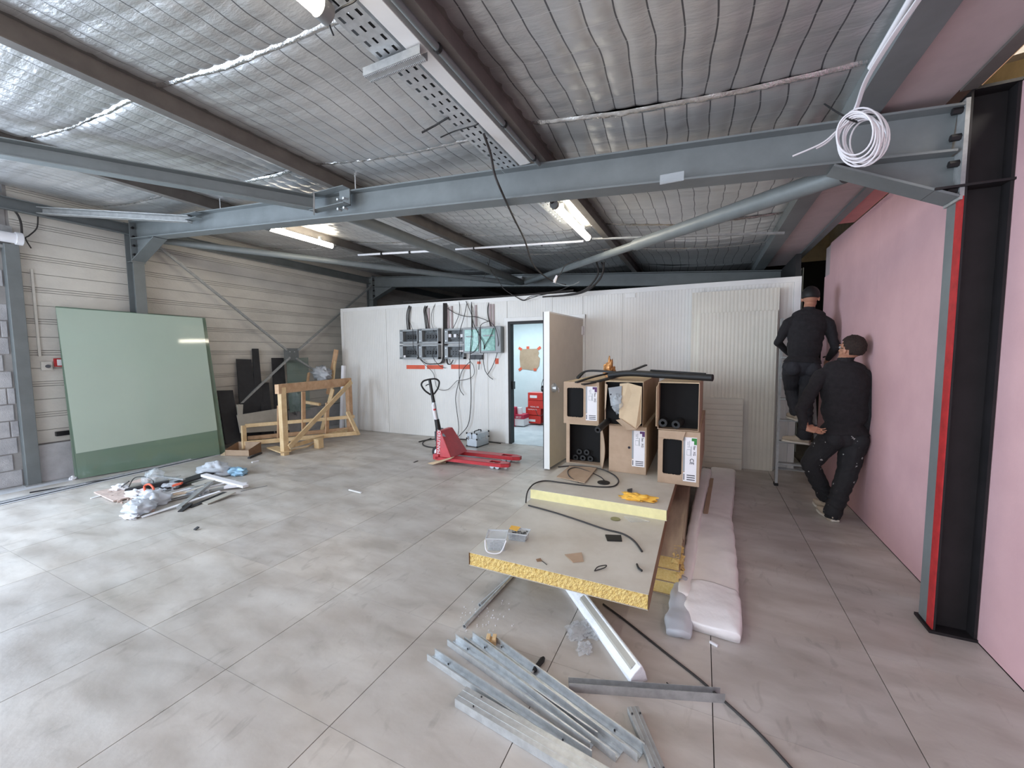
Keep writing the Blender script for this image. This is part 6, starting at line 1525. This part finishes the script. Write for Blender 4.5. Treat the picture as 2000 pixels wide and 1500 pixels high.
    for mm in ('skin', 'sweater', cfg['tr'], 'shoe', 'hair'): me.materials.append(M[mm])
    segs = []
    def segd(p, a, b):
        ab = b-a; k = max(0, min(1, (p-a).dot(ab)/ab.dot(ab))); return (p-(a+ab*k)).length
    idx = []
    for pl in me.polygons:
        c = pl.center+base_v
        dl = min(segd(c, V['knL'], V['anL']), segd(c, V['knR'], V['anR']), segd(c, V['pelvis']-lr*.088, V['knL']), segd(c, V['pelvis']+lr*.088, V['knR']))
        da = min(segd(c, V['elL'], V['wrL']), segd(c, V['elR'], V['wrR']), segd(c, V['shL'], V['elL']), segd(c, V['shR'], V['elR']))
        dh = (c-V['head']).dot(up); 
        m_ = 1
        if (c-V['pelvis']).dot(up) < cfg.get('waist', .05) and da > .075: m_ = 2
        for s in 'LR':
            wd_ = (V['wr'+s]-V['el'+s]).normalized()
            if cfg.get('hd'+s) and cfg['hd'+s][0]: wd_ = Vector(cfg['hd'+s][0]).normalized()
            if (c-V['wr'+s]).dot(wd_) > .015 and segd(c, V['wr'+s], V['wr'+s]+wd_*.17) < .050: m_ = 0
            fd_ = (V['to'+s]-V['an'+s])
            if segd(c, V['an'+s]-Vector((0,0,.04)), V['to'+s]) < .06 and c.z < V['an'+s].z+.0: m_ = 3
        if (c-V['neck']).dot(up) > .035 and (c-V['head']).length < .22: m_ = 0
        idx.append(m_)
    me.polygons.foreach_set('material_index', idx); me.shade_smooth()
    # hair shell
    hm = MB(); s_ = MB().sph((0,0,0), 1, 36, 26); keep = {}; vs = []
    for p in s_.v:
        d_ = p; k = 1.0+(.02 if cfg.get('cap') else .05)*noise.noise(Vector((d_.x*6, d_.y*6, d_.z*6+cfg['seed'])))+(0 if cfg.get('cap') else .045)*noise.noise(Vector((d_.x*17, d_.y*17, d_.z*14+cfg['seed'])))
        vs.append(H+hu*.030-f*.016+RH@Vector((p.x*.0845*k, p.y*.106*k, p.z*.106*k)))
    fs = []
    for fc in s_.f:
        c = sum((s_.v[i] for i in fc), Vector())/len(fc)
        front = c.y; up_ = c.z
        if up_ > .28+.45*max(0, front) or (front < -.25 and up_ > (-.35 if cfg.get('cap') else -.66)) or (front < -.05 and up_ > -.25) or (front < .25 and up_ > .05): fs.append(fc)
    hm.v = vs; hm.f = fs
    ho = part('hair' if not cfg.get('cap') else 'cap', hm, M['hair'] if not cfg.get('cap') else M['black_rubber'], t, smooth=179); so = ho.modifiers.new('s', 'SOLIDIFY'); so.thickness = .008; so.offset = 0
    for s in (-1, 1): part('eye', MB().sph(H+f*.080+hu*.012+hs*s*.032, .011, 10, 8), M['white'], t, smooth=1)
    # sweater hem, collar and shoes
    for s in 'LR':
        a = V['an'+s].copy(); tip = V['to'+s].copy(); d_ = (tip-a); d_.z = 0; d_.normalize(); zf = cfg['floor'+s]
        heel = Vector((a.x, a.y, zf))-d_*.055; toe = heel+d_*.275
        part('shoe', loft([Vector((heel.x,heel.y,zf+.022)), heel.lerp(toe,.25)+Z(.022), heel.lerp(toe,.6)+Z(.022), toe+Z(.022)], [.060,.078,.098,.055], [.085,.095,.062,.038], .62, 18, 5, .0015, 3), M['shoe'], t, smooth=179)
        part('sole', loft([heel-d_*.004+Z(.001), heel.lerp(toe,.3)+Z(.001), heel.lerp(toe,.65)+Z(.001), toe+d_*.005+Z(.001)], [.064,.080,.102,.058], [.024,.024,.024,.024], .45, 18, 4, 0, 3), M['sole'], t, smooth=179)
        a2 = V['an'+s]+Vector((0,0,.03)); kn = V['kn'+s]; dd_ = (kn-a2).normalized()
        part('trouser_hem', MB().tube([a2-dd_*.045, a2-dd_*.01, a2+dd_*.03, a2+dd_*.08], [.066,.072,.069,.060], 18, False), M[cfg['tr']], t, smooth=179)
    return t, V, fwd, lr, up, f, hs, hu
_loft = loft
def loft(cs, ws, hs, ex=.5, n=28, sub=8, wr=.008, seed=1, z0=None):
    mb = _loft(cs, ws, hs, ex, n, sub, 0, seed); return mb
# --- man standing, right shoulder to the pink wall, looking left up towards the ladder
yb_ = 4.72
JA = dict(pelvis=P(1648,852,1,yb_), neck=P(1650,706,1,yb_+.06), head=P(1662,683,1,yb_+.08),
          shL=P(1604,733,1,yb_+.02), shR=P(1698,738,1,yb_+.06),
          elL=P(1563,800,1,yb_-.08), wrL=P(1572,834,1,yb_-.12), elR=P(1702,812,1,yb_+.0), wrR=P(1685,872,1,yb_+.06),
          knL=P(1581,905,1,yb_+.06), anL=P(1614,972,1,yb_+.16), toL=P(1600,985,1,yb_+.30), knR=P(1652,930,1,yb_-.02), anR=P(1626,1004,1,yb_-.06), toR=P(1606,1010,1,yb_+.10))
JA['toL'].z = .04; JA['toR'].z = .035
t, V, fwd, lr, up, f, hs, hu = build_person('man in black sweater and paint-spotted trousers leaning at the pink wall, back turned', JA,
    dict(seed=3, face=(-.55, .80, .12), tr='trousers', bulk=1.06, waist=.02, floorL=.0, floorR=.0, hdL=((.85,-.25,-.1),(.2,.5,-.6),(.1,.3,.9),.5)), (JA['anR'].x, JA['anR'].y, 0))
part('glasses', MB().tube([V['head']+f*.10+hu*.012-hs*.06, V['head']+f*.108+hu*.012, V['head']+f*.10+hu*.012+hs*.06], .004, 6).tube([V['head']+f*.10+hu*.012-hs*.062, V['head']-hs*.082+hu*.012], .003, 6).tube([V['head']+f*.10+hu*.012+hs*.062, V['head']+hs*.082+hu*.012], .003, 6), M['black_plastic'], t)
sp = MB()
for u, v in ((1608,864),(1603,872),(1596,868),(1609,876),(1568,905),(1580,898),(1604,938),(1609,950),(1612,957),(1600,948)):
    c = P(u, v, 1, yb_-.13); d_ = (V['pelvis'] if v < 890 else V['knL'].lerp(V['anL'], .5)); c = P(u, v, 1, yb_-.095 if v < 890 else (V['knL'].y-.06 if v < 920 else V['knL'].y+.0))
    sp.obox(c, (.016, .004, .008), Matrix.Rotation(random.random()*3, 3, 'Y'))
# --- man on the ladder
yl = step_pt(2).y-.02
k2 = step_pt(2).z+.012; k3 = step_pt(3).z+.012
yb3_ = 5.66
JB = dict(pelvis=P(1566,715,1,yb3_), neck=P(1580,606,1,yb3_+.02), head=P(1583,583,1,yb3_+.06),
          shL=P(1540,632,1,yb3_), shR=P(1617,632,1,yb3_+.02),
          elL=P(1519,668,1,yb3_+.06), wrL=P(1540,690,1,yb3_+.26), elR=P(1632,678,1,yb3_+.04), wrR=P(1618,700,1,yb3_+.24),
          knL=P(1552,765,1,yb3_+.16), anL=P(1555,800,1,yb3_+.10), toL=P(1550,808,1,yb3_+.3), knR=P(1575,770,1,yb3_+.08), anR=P(1572,828,1,yb3_-.02), toR=P(1545,842,1,yb3_+.05))
JB['knL'] = P(1545, 758, 1, yb3_+.20)
JB['anL'] = P(1556, 797, 1, yb3_+.12); JB['toL'] = JB['anL']+Vector((-.03,.16,-.05))
kk = [step_pt(i) for i in range(1, 8)]
zR = min((s.z for s in kk), key=lambda z_: abs(z_-(P(1560,850,1,yb3_).z)))+.012
zL = zR+.255
JB['anR'].z = zR+.09; JB['toR'].z = zR+.04; JB['anL'].z = zL+.09; JB['toL'].z = zL+.04
t, V, fwd, lr, up, f, hs, hu = build_person('man in black sweater and dark cap standing on the step ladder with his back turned', JB,
    dict(seed=8, face=(.25, .95, -.1), tr='jeans', bulk=1.0, waist=.04, floorL=zL, floorR=zR, cap=True), (JB['pelvis'].x, JB['pelvis'].y, zR))
